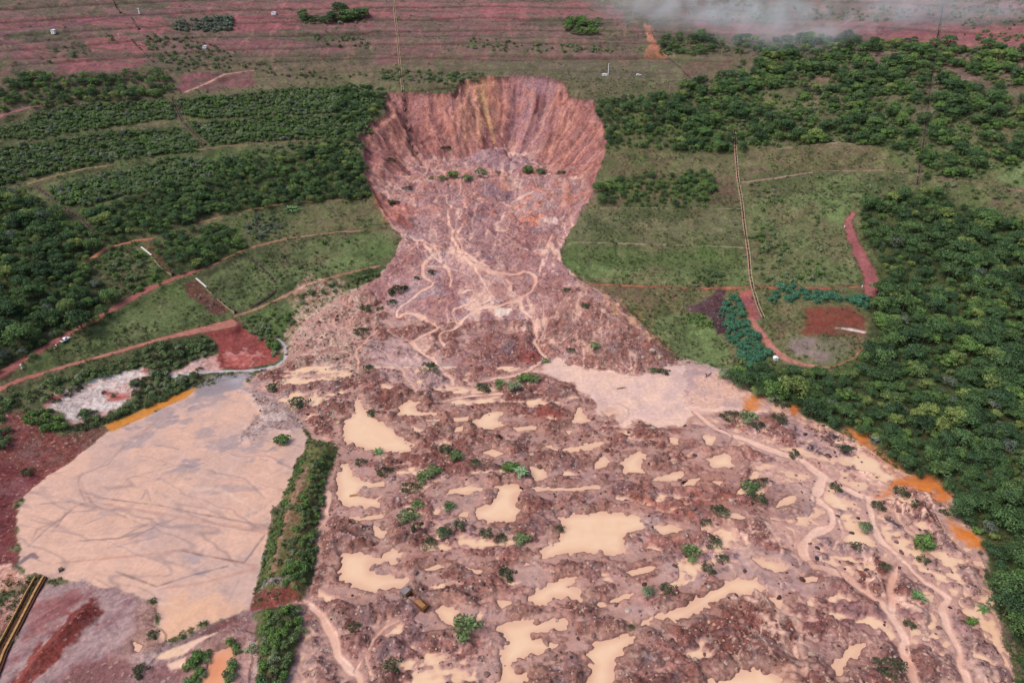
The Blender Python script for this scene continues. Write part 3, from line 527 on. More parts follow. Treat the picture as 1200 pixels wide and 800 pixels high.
for s, wp, cc_, am in (('280,470 290,510 320,560 400,578 600,610 800,645 945,670', [4, 4, 5, 6, 6, 7, 7], C(212, 164, 144), .8), ('320,562 270,575 210,625 130,660 110,700', [6, 5, 4, 3, 2], ST2, .7), ('280,470 380,430 450,350 560,270 640,230', [4, 3, 3, 2, 2], C(188, 152, 140), .7),
                       ('330,545 400,555 560,575 700,605 900,640 940,650', [2.2, 1.5, 1.5, 1.5, 1.5, 1.5], STD, .75), ('300,560 280,520 275,480', [1.5, 1.5, 1.5], STD, .6), ('310,575 260,560 140,570', [1.5, 1.5, 1.5], C(150, 120, 112), .7), ('230,610 160,660 100,720', [1.5, 2, 1.5], C(130, 110, 116), .6),
                       ('860,775 900,720 930,680', [2, 2, 2], C(120, 104, 112), .7), ('300,640 400,600 520,650 620,620', [1.2, 1.2, 1.2, 1.2], C(140, 112, 106), .5), ('280,700 420,690 560,650 600,630', [1.5, 1.5, 1.5, 1], C(130, 108, 106), .55),
                       ('420,520 450,480 560,450 640,430 760,460 860,480 930,550', [1.5, 2, 2, 2, 2, 2.5, 2], C(156, 138, 140), .55), ('350,440 440,370 540,290', [1.5, 1.5, 1.5], C(130, 112, 116), .5), ('200,650 230,600 260,600', [3, 2, 2], C(140, 112, 106), .6), ('500,550 515,520 530,560', [2, 2, 1], C(150, 130, 130), .6)):
    P = U('G', s); paint(P, cc_ * .92, width=pline(P, wp) * .8, warp=.35, soft=1.0, amt=am); relief(P, lambda s, R, r, c: R - .09 * ss(1.2, -.6, s), width=.8)
for s, wp, cc_, am in (('200,380 400,360 560,345 640,330 740,355 900,390', [3, 5, 4, 3, 3, 4], C(214, 160, 136), .8), ('640,335 700,350 800,368 860,378', [1, 1.6, 1.8, 1.4], STD, .8), ('410,410 480,435 550,462 680,420 800,390', [1, 1.5, 2, 1.5, 1], STD, .75), ('560,470 700,450 900,400', [3, 5, 4], C(214, 160, 136), .7),
                       ('330,430 400,470 480,495', [1, 1.5, 1], STD, .6), ('60,385 110,350 130,360', [6, 8, 4], C(110, 92, 98), .8), ('550,540 550,600 560,640', [1.5, 1.5, 1.5], C(130, 84, 74), .7), ('450,300 560,240 600,230', [1, 1.2, 1], C(140, 112, 106), .6), ('300,300 420,290 520,240', [1.2, 1.5, 1], C(150, 122, 114), .6), ('840,440 800,520 830,530', [2, 3, 2], C(176, 160, 160), .6)):
    P = U('J', s); paint(P, cc_ * .92, width=pline(P, wp) * .9, warp=.35, soft=.9, amt=am)
P = U('J', '555,520 600,500 720,500 830,500 870,545 820,565 720,598 640,648 572,660 552,640 550,580'); paint(P, C(236, 186, 150), C(230, 178, 146), soft=5, warp=3, wet=.95, amt=.9)
P = U('G', '365,296 480,248 600,196 660,170 695,160 665,195 565,238 520,262 440,296 390,318'); paint(P, ORANGE, C(214, 140, 60), soft=1, warp=.8, wet=.8, cls='orange_seep', grs=0)
r_, c_ = sub(TA, 3); on = (CLS[r_, c_] == cls_id('tailings_flat')); xx_ = GX[r_, c_]; yy_ = GY[r_, c_]
for sc_, ax_, seed_, cc_, am_, th in ((22, .22, 861, C(124, 106, 110), .5, 30), (15, .2, 871, C(150, 126, 124), .5, 20), (30, .3, 881, C(240, 206, 184), .5, 14)):
    u_ = xx_ * .94 - yy_ * .34; v_ = xx_ * .34 + yy_ * .94
    ln = np.clip(1 - np.abs(fbm(u_ * ax_, v_ + 2.5 * N10[r_, c_] + .8 * N3[r_, c_], sc_, 3, seed_, .55)) * th, 0, 1) * on * ss(-.1, .3, fbm(xx_, yy_, 40, 2, seed_ + 5)) * am_
    COLR[r_, c_] = COLR[r_, c_] * (1 - ln[..., None]) + cc_ * ln[..., None]
# rubble lobe running into the basin
P = U('G', '850,170 900,180 960,200 1040,250 1060,300 1030,330 960,310 880,360 830,350 870,300 920,250'); paint(P, C(168, 140, 134), C(206, 180, 172), soft=3, warp=3.5, rub=.9, wet=.3, amt=.9, nz=N3); relief(P, lambda s, R, r, c: R + (.8 + N3[r, c] * .8) * ss(2, -4, s))
# bottom-left: maroon spoil (laid over a sheet of wet debris soil)
P = U('J', '300,450 480,495 545,520 560,660 640,640 830,560 880,540 1000,520 1080,520 1050,760 1010,900 60,900 200,700'); paint(P, C(150, 110, 106), C(178, 146, 140), soft=2, warp=1.5, rub=.6, wet=.3, grs=0, cls='washed_mud', nz=N3)
# berm between the basin and the debris
BE = U('P', '362,520 395,527 383,558 370,610 366,655 359,700 352,705 303,700 307,690 315,645 338,570')
rr, cc = sub(BE, 14); s_ = sdf(GX[rr, cc], GY[rr, cc], BE); lift = 4.5 * ss(1.5, -5, s_); REL[rr, cc] = REL[rr, cc] * ss(-1, 3, s_) + lift
paint(BE, C(128, 104, 76), C(110, 110, 66), soft=1.5, warp=1.5, rub=.3, grs=.6, wet=0, cls='earth_berm')
P = U('J', '1085,60 1050,150 1010,260 985,350 965,440'); paint(P, C(166, 128, 104), C(140, 112, 88), width=pline(P, [5, 6, 6, 7, 8]), warp=.8, grs=0)
BE2 = U('J', '900,560 940,540 1050,530 1065,600 1035,700 1010,800 980,900 850,900 905,800 900,680')
rr, cc = sub(BE2, 14); s_ = sdf(GX[rr, cc], GY[rr, cc], BE2); REL[rr, cc] = REL[rr, cc] * ss(-1, 3, s_) + 3.5 * ss(1.5, -5, s_)
paint(BE2, C(96, 100, 60), C(110, 80, 66), soft=1.5, warp=1.5, rub=.3, grs=.6, wet=0, cls='earth_berm')
P = U('J', '905,478 1050,495 1065,515 1000,530 880,542 885,500'); paint(P, C(128, 66, 58), C(150, 84, 76), soft=1, warp=1, rub=.5)
P = U('J', '930,455 1000,460 1000,480 910,475'); paint(P, C(160, 140, 146), soft=1, warp=1)
# heap and washed lilac mud
P = U('J', '180,440 330,470 480,500 548,560 540,660 480,705 350,720 260,800 200,900 -150,900 -60,740 0,690 60,600 120,480'); NL = fbm(GX * 1.0 - GY * .8, (GY + GX * .8) * .22, 5, 4, 971, .65); paint(P, LILAC, C(178, 146, 142), soft=3, warp=3, rub=.3, wet=.5, grs=0, cls='washed_mud', nz=NL); relief(P, lambda s, R, r, c: R * ss(-2, 5, s) + .4 * ss(0, -4, s) * (1 + N10[r, c]))
for s in ('130,520 320,480 240,560 120,640 60,760 40,740 70,640', '170,600 260,540 120,680'): paint(U('J', s), C(142, 76, 74), C(176, 118, 112), soft=3, warp=4, amt=.75, nz=NL)
SH = U('J', '50,800 110,700 200,610 260,550 320,512 352,528 358,560 330,605 250,680 180,735 110,800 60,860 0,860')
rr, cc = sub(SH, 14); s_ = sdf(GX[rr, cc], GY[rr, cc], SH); REL[rr, cc] = REL[rr, cc] * ss(-2, 3, s_) + 5 * ss(1, -9, s_)
paint(SH, C(124, 54, 50), C(146, 72, 62), soft=2.2, warp=3, rub=.4, wet=.1, cls='spoil_heap', grs=0)
P = U('J', '260,740 350,722 500,725 620,730 800,660 870,640 880,760 760,900 160,900'); paint(P, C(138, 92, 90), C(160, 122, 122), soft=2, warp=2, rub=.5, wet=.3, cls='washed_mud', grs=0)
P = U('J', '480,520 555,510 550,620 560,680 520,700 470,690 480,620'); paint(P, C(150, 108, 96), C(190, 150, 140), soft=2, warp=1.5, rub=.8)
P = U('J', '-60,560 0,530 110,440 130,480 60,560 0,640 -60,700'); paint(P, C(136, 64, 64), C(222, 176, 160), soft=2, warp=2, rub=.3)
P = U('J', '-60,400 0,385 90,425 100,450 60,480 0,490 -60,500'); paint(P, C(226, 186, 170), C(206, 128, 110), soft=2, warp=2, rub=.3)
P = U('J', '500,725 570,690 640,665 700,638 760,625 700,665 640,705 560,722'); paint(P, STREAM, WATER, soft=1, warp=.8, wet=.9, rub=0, cls='muddy_stream'); P = U('J', '585,735 655,708 650,742 600,752'); paint(P, STREAM, WATER, soft=1, warp=.5, wet=.9, rub=0, cls='muddy_stream')
P = U('J', '560,665 640,652 720,602 830,560 860,566 760,616 690,650 570,690'); paint(P, C(110, 66, 62), C(150, 122, 124), soft=1, warp=1, rub=.5, amt=.9)
P = U('J', '845,690 870,660 880,640 905,680 895,760 870,800 850,760'); paint(P, C(196, 150, 138), soft=1, warp=1, wet=.6)
# white kerb-like drain round the landing
KERB = U('D', '610,722 700,708 800,706 900,700 975,685 1003,660 1005,630 995,605 975,592')
paint(KERB, C(206, 196, 200), C(190, 176, 180), width=pline(KERB, [3, 4, 5, 5, 4, 3, 3, 3, 3]), warp=.4, soft=.7, wet=.5, grs=0)
# ------------------------------------------------------------------ pools of muddy water
POOLS = []; PSD = np.full(Z.shape, 99.0); PLV = np.zeros(Z.shape)
for t_, s in (
    ('H', '55,190 66,225 85,245 110,265 150,288 185,310 205,335 250,370 240,388 180,392 100,384 5,352 5,282 35,265 48,235'), ('H', '205,230 245,208 275,215 250,230 265,245 300,250 360,248 330,260 240,266 200,258'),
    ('H', '460,280 500,255 540,245 568,250 545,275 582,295 520,312 480,306'), ('H', '600,302 650,298 692,297 680,308 620,316'), ('H', '385,268 450,262 445,280 400,286'), ('H', '705,362 760,378 850,365 920,348 926,362 830,392 755,388'),
    ('H', '490,390 530,380 570,395 540,406'), ('H', '890,430 920,405 940,420 930,442 892,447'), ('H', '985,430 1010,410 1040,385 1080,393 1050,430 1062,462 1000,468'), ('H', '1080,490 1140,470 1199,460 1199,488'), ('H', '660,440 715,447 725,480 680,490'),
    ('H', '345,542 400,516 440,505 500,510 500,524 420,538'), ('H', '540,510 620,503 650,518 612,545 612,575 632,600 600,630 540,642 480,622 470,600 520,572 552,545'), ('H', '645,512 750,515 915,507 912,520 800,526 680,523'),
    ('H', '770,620 860,605 950,600 1050,612 1082,650 1000,690 980,745 850,740 720,756 710,735 760,690 790,655'), ('H', '1090,650 1150,645 1199,662 1130,684'), ('H', '0,425 30,440 50,470 70,490 150,492 150,510 70,515 60,540 140,560 130,580 30,582 -10,560 -20,480'),
    ('H', '25,620 140,610 150,617 60,636'), ('H', '110,645 160,668 150,690 115,685'), ('H', '830,230 850,225 850,255 870,282 808,290'), ('H', '400,302 430,298 425,316 400,318'), 
    ('K', '0,335 30,350 90,342 130,368 180,330 216,345 190,375 150,370 100,378 100,410 200,430 236,433 220,456 120,480 40,457 -5,438'), ('K', '285,400 340,385 362,395 300,410'), ('K', '320,545 350,530 385,532 412,550 395,602 365,590'),
    ('K', '648,512 700,470 760,435 826,430 800,460 832,475 842,510 790,498 742,500 730,526 690,524'), ('K', '545,510 600,518 565,542'), ('K', '555,600 640,590 790,582 780,605 700,616 672,628 690,645 762,665 740,690 660,698 600,742 650,780 640,810 560,810 560,740 575,650'),
    ('K', '850,700 900,660 1000,630 1042,633 1000,690 960,730 940,830 860,830 880,740'), ('K', '1030,610 1060,582 1110,560 1200,542 1300,475 1380,432 1470,440 1492,470 1420,500 1380,485 1300,525 1250,552 1190,582 1100,572 1050,612'),
    ('K', '1000,412 1100,385 1122,398 1020,424'), ('K', '900,525 1030,485 1010,502 910,532'), ('K', '635,395 650,378 665,385'), ('L', '250,365 320,375 362,400 330,417 280,396'), ('L', '530,740 580,668 642,662 620,702 570,742 540,792'),
    ('L', '100,800 140,785 200,768 270,745 342,790 350,860 90,860'), ('L', '300,500 362,508 340,542'), ('L', '378,692 412,702 402,718'), ('I', '85,412 160,395 182,440 110,446'), ('I', '0,492 62,478 42,506 0,506'), ('I', '68,330 122,335 100,366 80,362'), ('I', '100,492 150,488 130,508'),
    ('L', '420,430 490,425 470,445 430,446'), ('I', '355,545 400,540 395,570 330,580'), ('I', '120,600 180,600 240,620 200,625 140,615'), ('J', '735,702 822,682 815,740 780,830 700,830'), ('J', '470,660 500,670 490,692 470,685'), ('H', '920,250 960,250 940,265'), ('H', '1150,335 1190,345 1180,365 1155,355'),
    ('H', '300,278 350,272 345,284'), ('H', '430,600 445,602 440,616 400,618'), ('H', '790,315 815,312 800,328'), ('K', '410,380 470,400 500,410 480,420')):
    P = U(t_, s)
    if len(P) == 0: continue
    r, c = sub(P, 16); X, Y = GX[r, c], GY[r, c]; s0 = sdf(X, Y, P)
    sz = math.sqrt(max(1, (P[:, 0].max() - P[:, 0].min()) * (P[:, 1].max() - P[:, 1].min())))
    s_ = s0 + min(1.1, sz * .08) * WN[r, c] * 1.5 + min(1.0, sz * .05) * N1[r, c]
    lvl = float(np.median(sample(P[:, 0], P[:, 1]))) + .05
    k = s_ < PSD[r, c]; PSD[r, c] = np.where(k, s_, PSD[r, c]); PLV[r, c] = np.where(k, lvl, PLV[r, c])
    POOLS.append((P, lvl + .02, t_ == 'J' and s.startswith('735')))
b_ = 1 - ss(2.5, 8, PSD); Z = Z * (1 - b_) + PLV * b_
f = ss(0, 5.5, PSD); shore = np.clip(PSD, -1.5, 1.2) * .45
REL = np.where(PSD < 7, np.where(PSD > 0, np.maximum(REL, .5) * f + (shore + .10) * (1 - f), shore - .05), REL)
am_ = ss(7, 1.2, PSD + 2.5 * N3) * ss(.2, .9, PSD) * .38; COLR = COLR * (1 - am_[..., None]) + C(206, 162, 142) * am_[..., None]; WET = np.maximum(WET, am_); RUB = RUB * (1 - am_)
aw = ss(2.0, .0, PSD) * ss(-3, 0, PSD) * .30
COLR = COLR * (1 - aw[..., None]) + C(160, 112, 96) * aw[..., None]; WET = np.maximum(WET, aw * 2)
fl_ = (CLS == cls_id('debris_field')) & (Z < 1.2) & (GY > 118) & (GY < 318) & (PSD > 1)
PUDL = float(np.percentile((Z + REL)[fl_], 10)); print('PUDDLE LEVEL', PUDL)
pw = (fl_ * ss(PUDL + .45, PUDL + .05, Z + REL) * .7); COLR = COLR * (1 - pw[..., None]) + C(206, 158, 140) * pw[..., None]; WET = np.maximum(WET, pw); RUB = RUB * (1 - pw)
# ------------------------------------------------------------------ fine relief everywhere else
tb = (CLS == 0)
REL += np.where(tb, N3 * .45 + N1 * .2, 0)
soft_cls = [CNAMES.index(n) for n in ('tailings_flat', 'mud_flat', 'muddy_stream') if n in CNAMES]
smooth_m = np.isin(CLS, soft_cls)
REL += np.where(smooth_m, 0, N1 * .12)
Zb = Z.copy(); Z = Z + REL
# ================================================================== materials
def new_mat(name, rough=.9, spec=.25):
    m = bpy.data.materials.new(name); m.use_nodes = True; b = m.node_tree.nodes['Principled BSDF']
    b.inputs['Roughness'].default_value = rough; b.inputs['Specular IOR Level'].default_value = spec
    return m, m.node_tree, b
def nd(nt, t, **k):
    n = nt.nodes.new(t)
    for a, v in k.items():
        if a in ('op',): n.operation = v
        else: setattr(n, a, v)
    return n
def mth(nt, op, a, b=None, clamp=False):
    n = nt.nodes.new('ShaderNodeMath'); n.operation = op; n.use_clamp = clamp
    for i, v in enumerate((a, b)):
        if v is None: continue
        if hasattr(v, 'is_linked') or hasattr(v, 'links'): nt.links.new(v, n.inputs[i])
        else: n.inputs[i].default_value = v
    return n.outputs[0]
def mrange(nt, v, a, b, c=0.0, d=1.0):
    n = nt.nodes.new('ShaderNodeMapRange'); nt.links.new(v, n.inputs[0])
    for i, x in enumerate((a, b, c, d)): n.inputs[i + 1].default_value = x
    return n.outputs[0]
def noise(nt, pos, size, detail=4, rough=.6, dist=0.0):
    n = nt.nodes.new('ShaderNodeTexNoise'); n.inputs['Scale'].default_value = 1.0 / size; n.inputs['Detail'].default_value = detail
    n.inputs['Roughness'].default_value = rough; n.inputs['Distortion'].default_value = dist
    nt.links.new(pos, n.inputs['Vector']); return n
def mixc(nt, f, a, b, mode='MIX'):
    n = nt.nodes.new('ShaderNodeMix'); n.data_type = 'RGBA'; n.blend_type = mode
    for sk, v in ((n.inputs[0], f), (n.inputs[6], a), (n.inputs[7], b)):
        if hasattr(v, 'links'): nt.links.new(v, sk)
        elif isinstance(v, (int, float)): sk.default_value = v
        else: sk.default_value = (*v, 1)
    return n.outputs[2]
def ground_mat():
    m, nt, b = new_mat('earth', .9, .3); L = nt.links
    geo = nd(nt, 'ShaderNodeNewGeometry'); pos = geo.outputs['Position']
    ca = nd(nt, 'ShaderNodeVertexColor', layer_name='Col'); pa = nd(nt, 'ShaderNodeVertexColor', layer_name='Prm')
    sep = nd(nt, 'ShaderNodeSeparateColor'); L.new(pa.outputs[0], sep.inputs[0]); rub, wet, grs = sep.outputs
    n1 = noise(nt, pos, 1.6, 5, .65); n2 = noise(nt, pos, 6.0, 4, .6, .6); n3 = noise(nt, pos, .8, 3, .7)
    dry = mth(nt, 'SUBTRACT', 1.0, mth(nt, 'MULTIPLY', wet, .75))
    # overall mottling, softer where wet
    v = mrange(nt, n1.outputs[0], .38, .62, -.50, .46); v2 = mrange(nt, n2.outputs[0], .3, .7, -.22, .22)
    amp = mth(nt, 'ADD', mth(nt, 'MULTIPLY', rub, .75), .40); amp = mth(nt, 'MULTIPLY', amp, dry)
    fac = mth(nt, 'ADD', mth(nt, 'MULTIPLY', v, amp), mth(nt, 'ADD', mth(nt, 'MULTIPLY', v2, mth(nt, 'ADD', mth(nt, 'MULTIPLY', dry, .8), .15)), 1.0))
    cc = nd(nt, 'ShaderNodeCombineColor'); [L.new(fac, cc.inputs[i]) for i in range(3)]
    col = mixc(nt, 1.0, ca.outputs[0], cc.outputs[0], 'MULTIPLY')
    # pale and rusty stones in rubble
    vo = nt.nodes.new('ShaderNodeTexVoronoi'); vo.inputs['Scale'].default_value = .8; dv = nd(nt, 'ShaderNodeVectorMath', operation='MULTIPLY_ADD'); nn_ = noise(nt, pos, 1.1, 2, .6); L.new(nn_.outputs['Color'], dv.inputs[0]); dv.inputs[1].default_value = (1.6, 1.6, 1.6); L.new(pos, dv.inputs[2]); L.new(dv.outputs[0], vo.inputs['Vector'])
    sv_ = nd(nt, 'ShaderNodeSeparateColor'); L.new(vo.outputs['Color'], sv_.inputs[0])
    stone = mth(nt, 'MULTIPLY', mrange(nt, mth(nt, 'SUBTRACT', vo.outputs['Distance'], mth(nt, 'MULTIPLY', mth(nt, 'POWER', sv_.outputs[1], 2.5), .5)), .12, .0), mth(nt, 'GREATER_THAN', sv_.outputs[0], .62))
    stone = mth(nt, 'MULTIPLY', stone, mth(nt, 'MULTIPLY', rub, .8))
    col = mixc(nt, stone, col, tuple(C(226, 190, 172)))
    dk = mth(nt, 'MULTIPLY', mrange(nt, mth(nt, 'SUBTRACT', vo.outputs['Distance'], mth(nt, 'MULTIPLY', mth(nt, 'POWER', sv_.outputs[1], 2), .6)), .12, .0), mth(nt, 'LESS_THAN', sv_.outputs[0], .22)); dk = mth(nt, 'MULTIPLY', dk, mth(nt, 'MULTIPLY', rub, .75))
    col = mixc(nt, dk, col, tuple(C(84, 60, 62)))
    # reddish / greyish mineral drift
    nz = noise(nt, pos, 14, 5, .65, .4)
    col = mixc(nt, mth(nt, 'MULTIPLY', mrange(nt, nz.outputs[0], .52, .66), mth(nt, 'MULTIPLY', rub, .40)), col, tuple(C(150, 84, 74)))
    nz2 = noise(nt, pos, 9, 5, .65, .4); nz2.noise_dimensions = '4D'; nz2.inputs['W'].default_value = 4.2
    col = mixc(nt, mth(nt, 'MULTIPLY', mrange(nt, nz2.outputs[0], .52, .66), mth(nt, 'MULTIPLY', rub, .40)), col, tuple(C(166, 150, 156)))
    # grass: dark and light tussocks
    gt = noise(nt, pos, 1.3, 4, .7); g2 = noise(nt, pos, 5, 3, .6)
    col = mixc(nt, mth(nt, 'MULTIPLY', mrange(nt, gt.outputs[0], .47, .62), mth(nt, 'MULTIPLY', grs, .55)), col, tuple(C(52, 68, 38)))
    col = mixc(nt, mth(nt, 'MULTIPLY', mrange(nt, g2.outputs[0], .52, .68), mth(nt, 'MULTIPLY', grs, .35)), col, tuple(C(104, 124, 66)))
    L.new(col, b.inputs['Base Color'])
    L.new(mrange(nt, wet, 0, 1, .92, .30), b.inputs['Roughness']); L.new(mrange(nt, wet, 0, 1, .15, .38), b.inputs['Specular IOR Level'])
    bp = nd(nt, 'ShaderNodeBump'); bp.inputs['Distance'].default_value = .8
    L.new(mth(nt, 'ADD', n1.outputs[0], mth(nt, 'MULTIPLY', n3.outputs[0], .5)), bp.inputs['Height'])
    L.new(mth(nt, 'MULTIPLY', dry, mth(nt, 'ADD', mth(nt, 'MULTIPLY', rub, .7), .3)), bp.inputs['Strength']); L.new(bp.outputs[0], b.inputs['Normal'])
    return m
M_EARTH = ground_mat()
def water_mat(name, c1, c2):
    m, nt, b = new_mat(name, .10, .5); L = nt.links; geo = nd(nt, 'ShaderNodeNewGeometry')
    n = noise(nt, geo.outputs['Position'], 9, 3, .6, .8); dp = nd(nt, 'ShaderNodeVertexColor', layer_name='Depth'); base = mixc(nt, mrange(nt, n.outputs[0], .35, .65), tuple(c1), tuple(c2)); L.new(mixc(nt, mrange(nt, dp.outputs[0], 0, 1, .55, 0), base, tuple(C(220, 166, 140))), b.inputs['Base Color'])
    k = noise(nt, geo.outputs['Position'], .7, 2, .5); bp = nd(nt, 'ShaderNodeBump'); bp.inputs['Strength'].default_value = .06; bp.inputs['Distance'].default_value = .1
    L.new(k.outputs[0], bp.inputs['Height']); L.new(bp.outputs[0], b.inputs['Normal']); return m
M_WATER = water_mat('muddy_water', C(250, 210, 174), C(246, 202, 164)); M_WATER2 = water_mat('orange_water', C(240, 164, 118), C(232, 150, 106))
def plain_mat(name, c, rough=.8, spec=.3, vary=.25, size=1.0):
    m, nt, b = new_mat(name, rough, spec); L = nt.links; geo = nd(nt, 'ShaderNodeNewGeometry')
    n = noise(nt, geo.outputs['Position'], size, 4, .6); f = mrange(nt, n.outputs[0], .3, .7, 1 - vary, 1 + vary)
    cc = nd(nt, 'ShaderNodeCombineColor'); [L.new(f, cc.inputs[i]) for i in range(3)]
    L.new(mixc(nt, 1.0, tuple(c), cc.outputs[0], 'MULTIPLY'), b.inputs['Base Color']); return m
def leaf_mat(name, cols, rough=.6, leafvar=.6):
    """cols: list of (pos, rgb albedo) picked per plant; each leaf has its own shade"""
    m, nt, b = new_mat(name, rough, .25); L = nt.links
    oi = nd(nt, 'ShaderNodeObjectInfo'); rp = nd(nt, 'ShaderNodeValToRGB'); L.new(oi.outputs['Random'], rp.inputs[0])
    el = rp.color_ramp.elements
    while len(el) < len(cols): el.new(.5)
    for e, (p, c) in zip(el, cols): e.position = p; e.color = (*c, 1)
    lv = nd(nt, 'ShaderNodeVertexColor', layer_name='Leaf')
    sp_ = nd(nt, 'ShaderNodeSeparateColor'); L.new(lv.outputs[0], sp_.inputs[0])
    f = mrange(nt, sp_.outputs[0], 0, 1, 1 - leafvar, 1 + leafvar * 1.3)
    cc = nd(nt, 'ShaderNodeCombineColor'); [L.new(f, cc.inputs[i]) for i in range(3)]
    c = mixc(nt, 1.0, rp.outputs[0], cc.outputs[0], 'MULTIPLY')
    c = mixc(nt, mth(nt, 'MULTIPLY', sp_.outputs[1], .35), c, (.13, .15, .03))
    L.new(c, b.inputs['Base Color']); tr = nt.nodes.new('ShaderNodeBsdfTranslucent'); L.new(c, tr.inputs['Color']); mx = nt.nodes.new('ShaderNodeMixShader'); mx.inputs[0].default_value = .32; L.new(b.outputs[0], mx.inputs[1]); L.new(tr.outputs[0], mx.inputs[2]); L.new(mx.outputs[0], nt.nodes['Material Output'].inputs['Surface']); return m
M_LEAF = leaf_mat('forest_leaves', [(0, (.032, .066, .030)), (.2, (.070, .130, .046)), (.45, (.046, .092, .042)), (.65, (.105, .175, .056)), (.85, (.070, .130, .050)), (.96, (.20, .25, .075))])
M_SHRUB = leaf_mat('shrub_leaves', [(0, (.070, .112, .048)), (.35, (.115, .170, .068)), (.7, (.140, .195, .076)), (.95, (.20, .24, .14))])
M_BLUE = leaf_mat('bluegreen_leaves', [(0, (.055, .165, .100)), (1, (.080, .205, .120))])
M_BRIGHT = leaf_mat('bright_leaves', [(0, (.095, .180, .050)), (1, (.150, .245, .065))])
M_DARK = leaf_mat('dusty_leaves', [(0, (.045, .062, .030)), (1, (.080, .095, .046))])
M_GREY = leaf_mat('greygreen_leaves', [(0, (.120, .155, .115)), (1, (.160, .190, .145))])
M_BARK = plain_mat('bark', (.12, .09, .065), .9, .1)
M_TUFT = leaf_mat('grass_blades', [(0, (.055, .070, .032)), (.5, (.085, .105, .045)), (1, (.12, .135, .060))])
# ================================================================== mesh helpers
def obj(name, me, mat=None, parent=None, loc=None, kind=None, label=None, cat=None, group=None, rz=0, sc_=None):
    o = bpy.data.objects.new(name, me); COL.objects.link(o)
    if mat is not None and me is not None and len(me.materials) == 0: me.materials.append(mat)
    if parent is not None: o.parent = parent
    if loc is not None: o.location = loc
    if rz: o.rotation_euler = (0, 0, rz)
    if sc_ is not None: o.scale = sc_
    for k, v in (('kind', kind), ('label', label), ('category', cat), ('group', group)):
        if v: o[k] = v
    return o
def np_mesh(name, V, Fq, attrs=None, smooth=True, normals=None):
    V = np.asarray(V, np.float32); Fq = np.asarray(Fq, np.int32); me = bpy.data.meshes.new(name); k = Fq.shape[1]
    me.vertices.add(len(V)); me.vertices.foreach_set('co', V.ravel()); me.loops.add(Fq.size); me.loops.foreach_set('vertex_index', Fq.ravel())
    me.polygons.add(len(Fq)); me.polygons.foreach_set('loop_start', np.arange(0, Fq.size, k, dtype=np.int32))
    me.polygons.foreach_set('use_smooth', np.full(len(Fq), smooth))
    me.update(calc_edges=True)
    for nm, a in (attrs or {}).items():
        at = me.color_attributes.new(nm, 'FLOAT_COLOR', 'POINT'); at.data.foreach_set('color', np.concatenate([a, np.ones((len(a), 1))], 1).astype(np.float32).ravel())
    if normals is not None: me.normals_split_custom_set_from_vertices(normals.astype(np.float32))
    return me
class MB:
    """collects boxes, tubes and rings into one mesh"""
    def __init__(s): s.v = []; s.f = []
    def add(s, v, f):
        b = len(s.v); s.v += [tuple(p) for p in v]; s.f += [tuple(b + i for i in q) for q in f]
    def box(s, c, d, rz=0, taper=1.0):
        hx, hy, hz = d[0] / 2, d[1] / 2, d[2] / 2; ca, sa = math.cos(rz), math.sin(rz); v = []
        for z, k in ((-hz, 1), (hz, taper)):
            for x, y in ((-hx, -hy), (hx, -hy), (hx, hy), (-hx, hy)):
                x *= k; y *= k; v.append((c[0] + x * ca - y * sa, c[1] + x * sa + y * ca, c[2] + z))
        s.add(v, [(0, 3, 2, 1), (4, 5, 6, 7), (0, 1, 5, 4), (1, 2, 6, 5), (2, 3, 7, 6), (3, 0, 4, 7)])
    def tube(s, pts, rad, n=7, cap=True):
        pts = [Vector(p) for p in pts]; rings = []
        for i, p in enumerate(pts):
            d = (pts[min(i + 1, len(pts) - 1)] - pts[max(i - 1, 0)]).normalized(); a = d.orthogonal().normalized(); b = d.cross(a)
            r = rad[i] if hasattr(rad, '__len__') else rad
            rings.append([p + (a * math.cos(t) + b * math.sin(t)) * r for t in (2 * math.pi * k / n for k in range(n))])
        v = [q for r in rings for q in r]; f = []
        for i in range(len(pts) - 1):
            for k in range(n): f.append((i * n + k, i * n + (k + 1) % n, (i + 1) * n + (k + 1) % n, (i + 1) * n + k))
        if cap: f.append(tuple(range(n - 1, -1, -1))); f.append(tuple((len(pts) - 1) * n + k for k in range(n)))
        s.add(v, f)
    def prism(s, prof, y0, y1):
        """profile in x,z extruded along y"""
        n = len(prof); v = [(x, y0, z) for x, z in prof] + [(x, y1, z) for x, z in prof]
        s.add(v, [tuple(range(n)), tuple(range(2 * n - 1, n - 1, -1))] + [(i, i + n, (i + 1) % n + n, (i + 1) % n) for i in range(n)])
    def mesh(s, name, bevel=0):
        me = bpy.data.meshes.new(name); me.from_pydata(s.v, [], s.f); 
        bm = bmesh.new(); bm.from_mesh(me); bmesh.ops.recalc_face_normals(bm, faces=bm.faces)
        if bevel: bmesh.ops.bevel(bm, geom=[e for e in bm.edges if e.is_manifold and e.calc_face_angle(0) > .6], offset=bevel, segments=2, profile=.6, affect='EDGES')
        bm.to_mesh(me); bm.free(); me.update(); return me
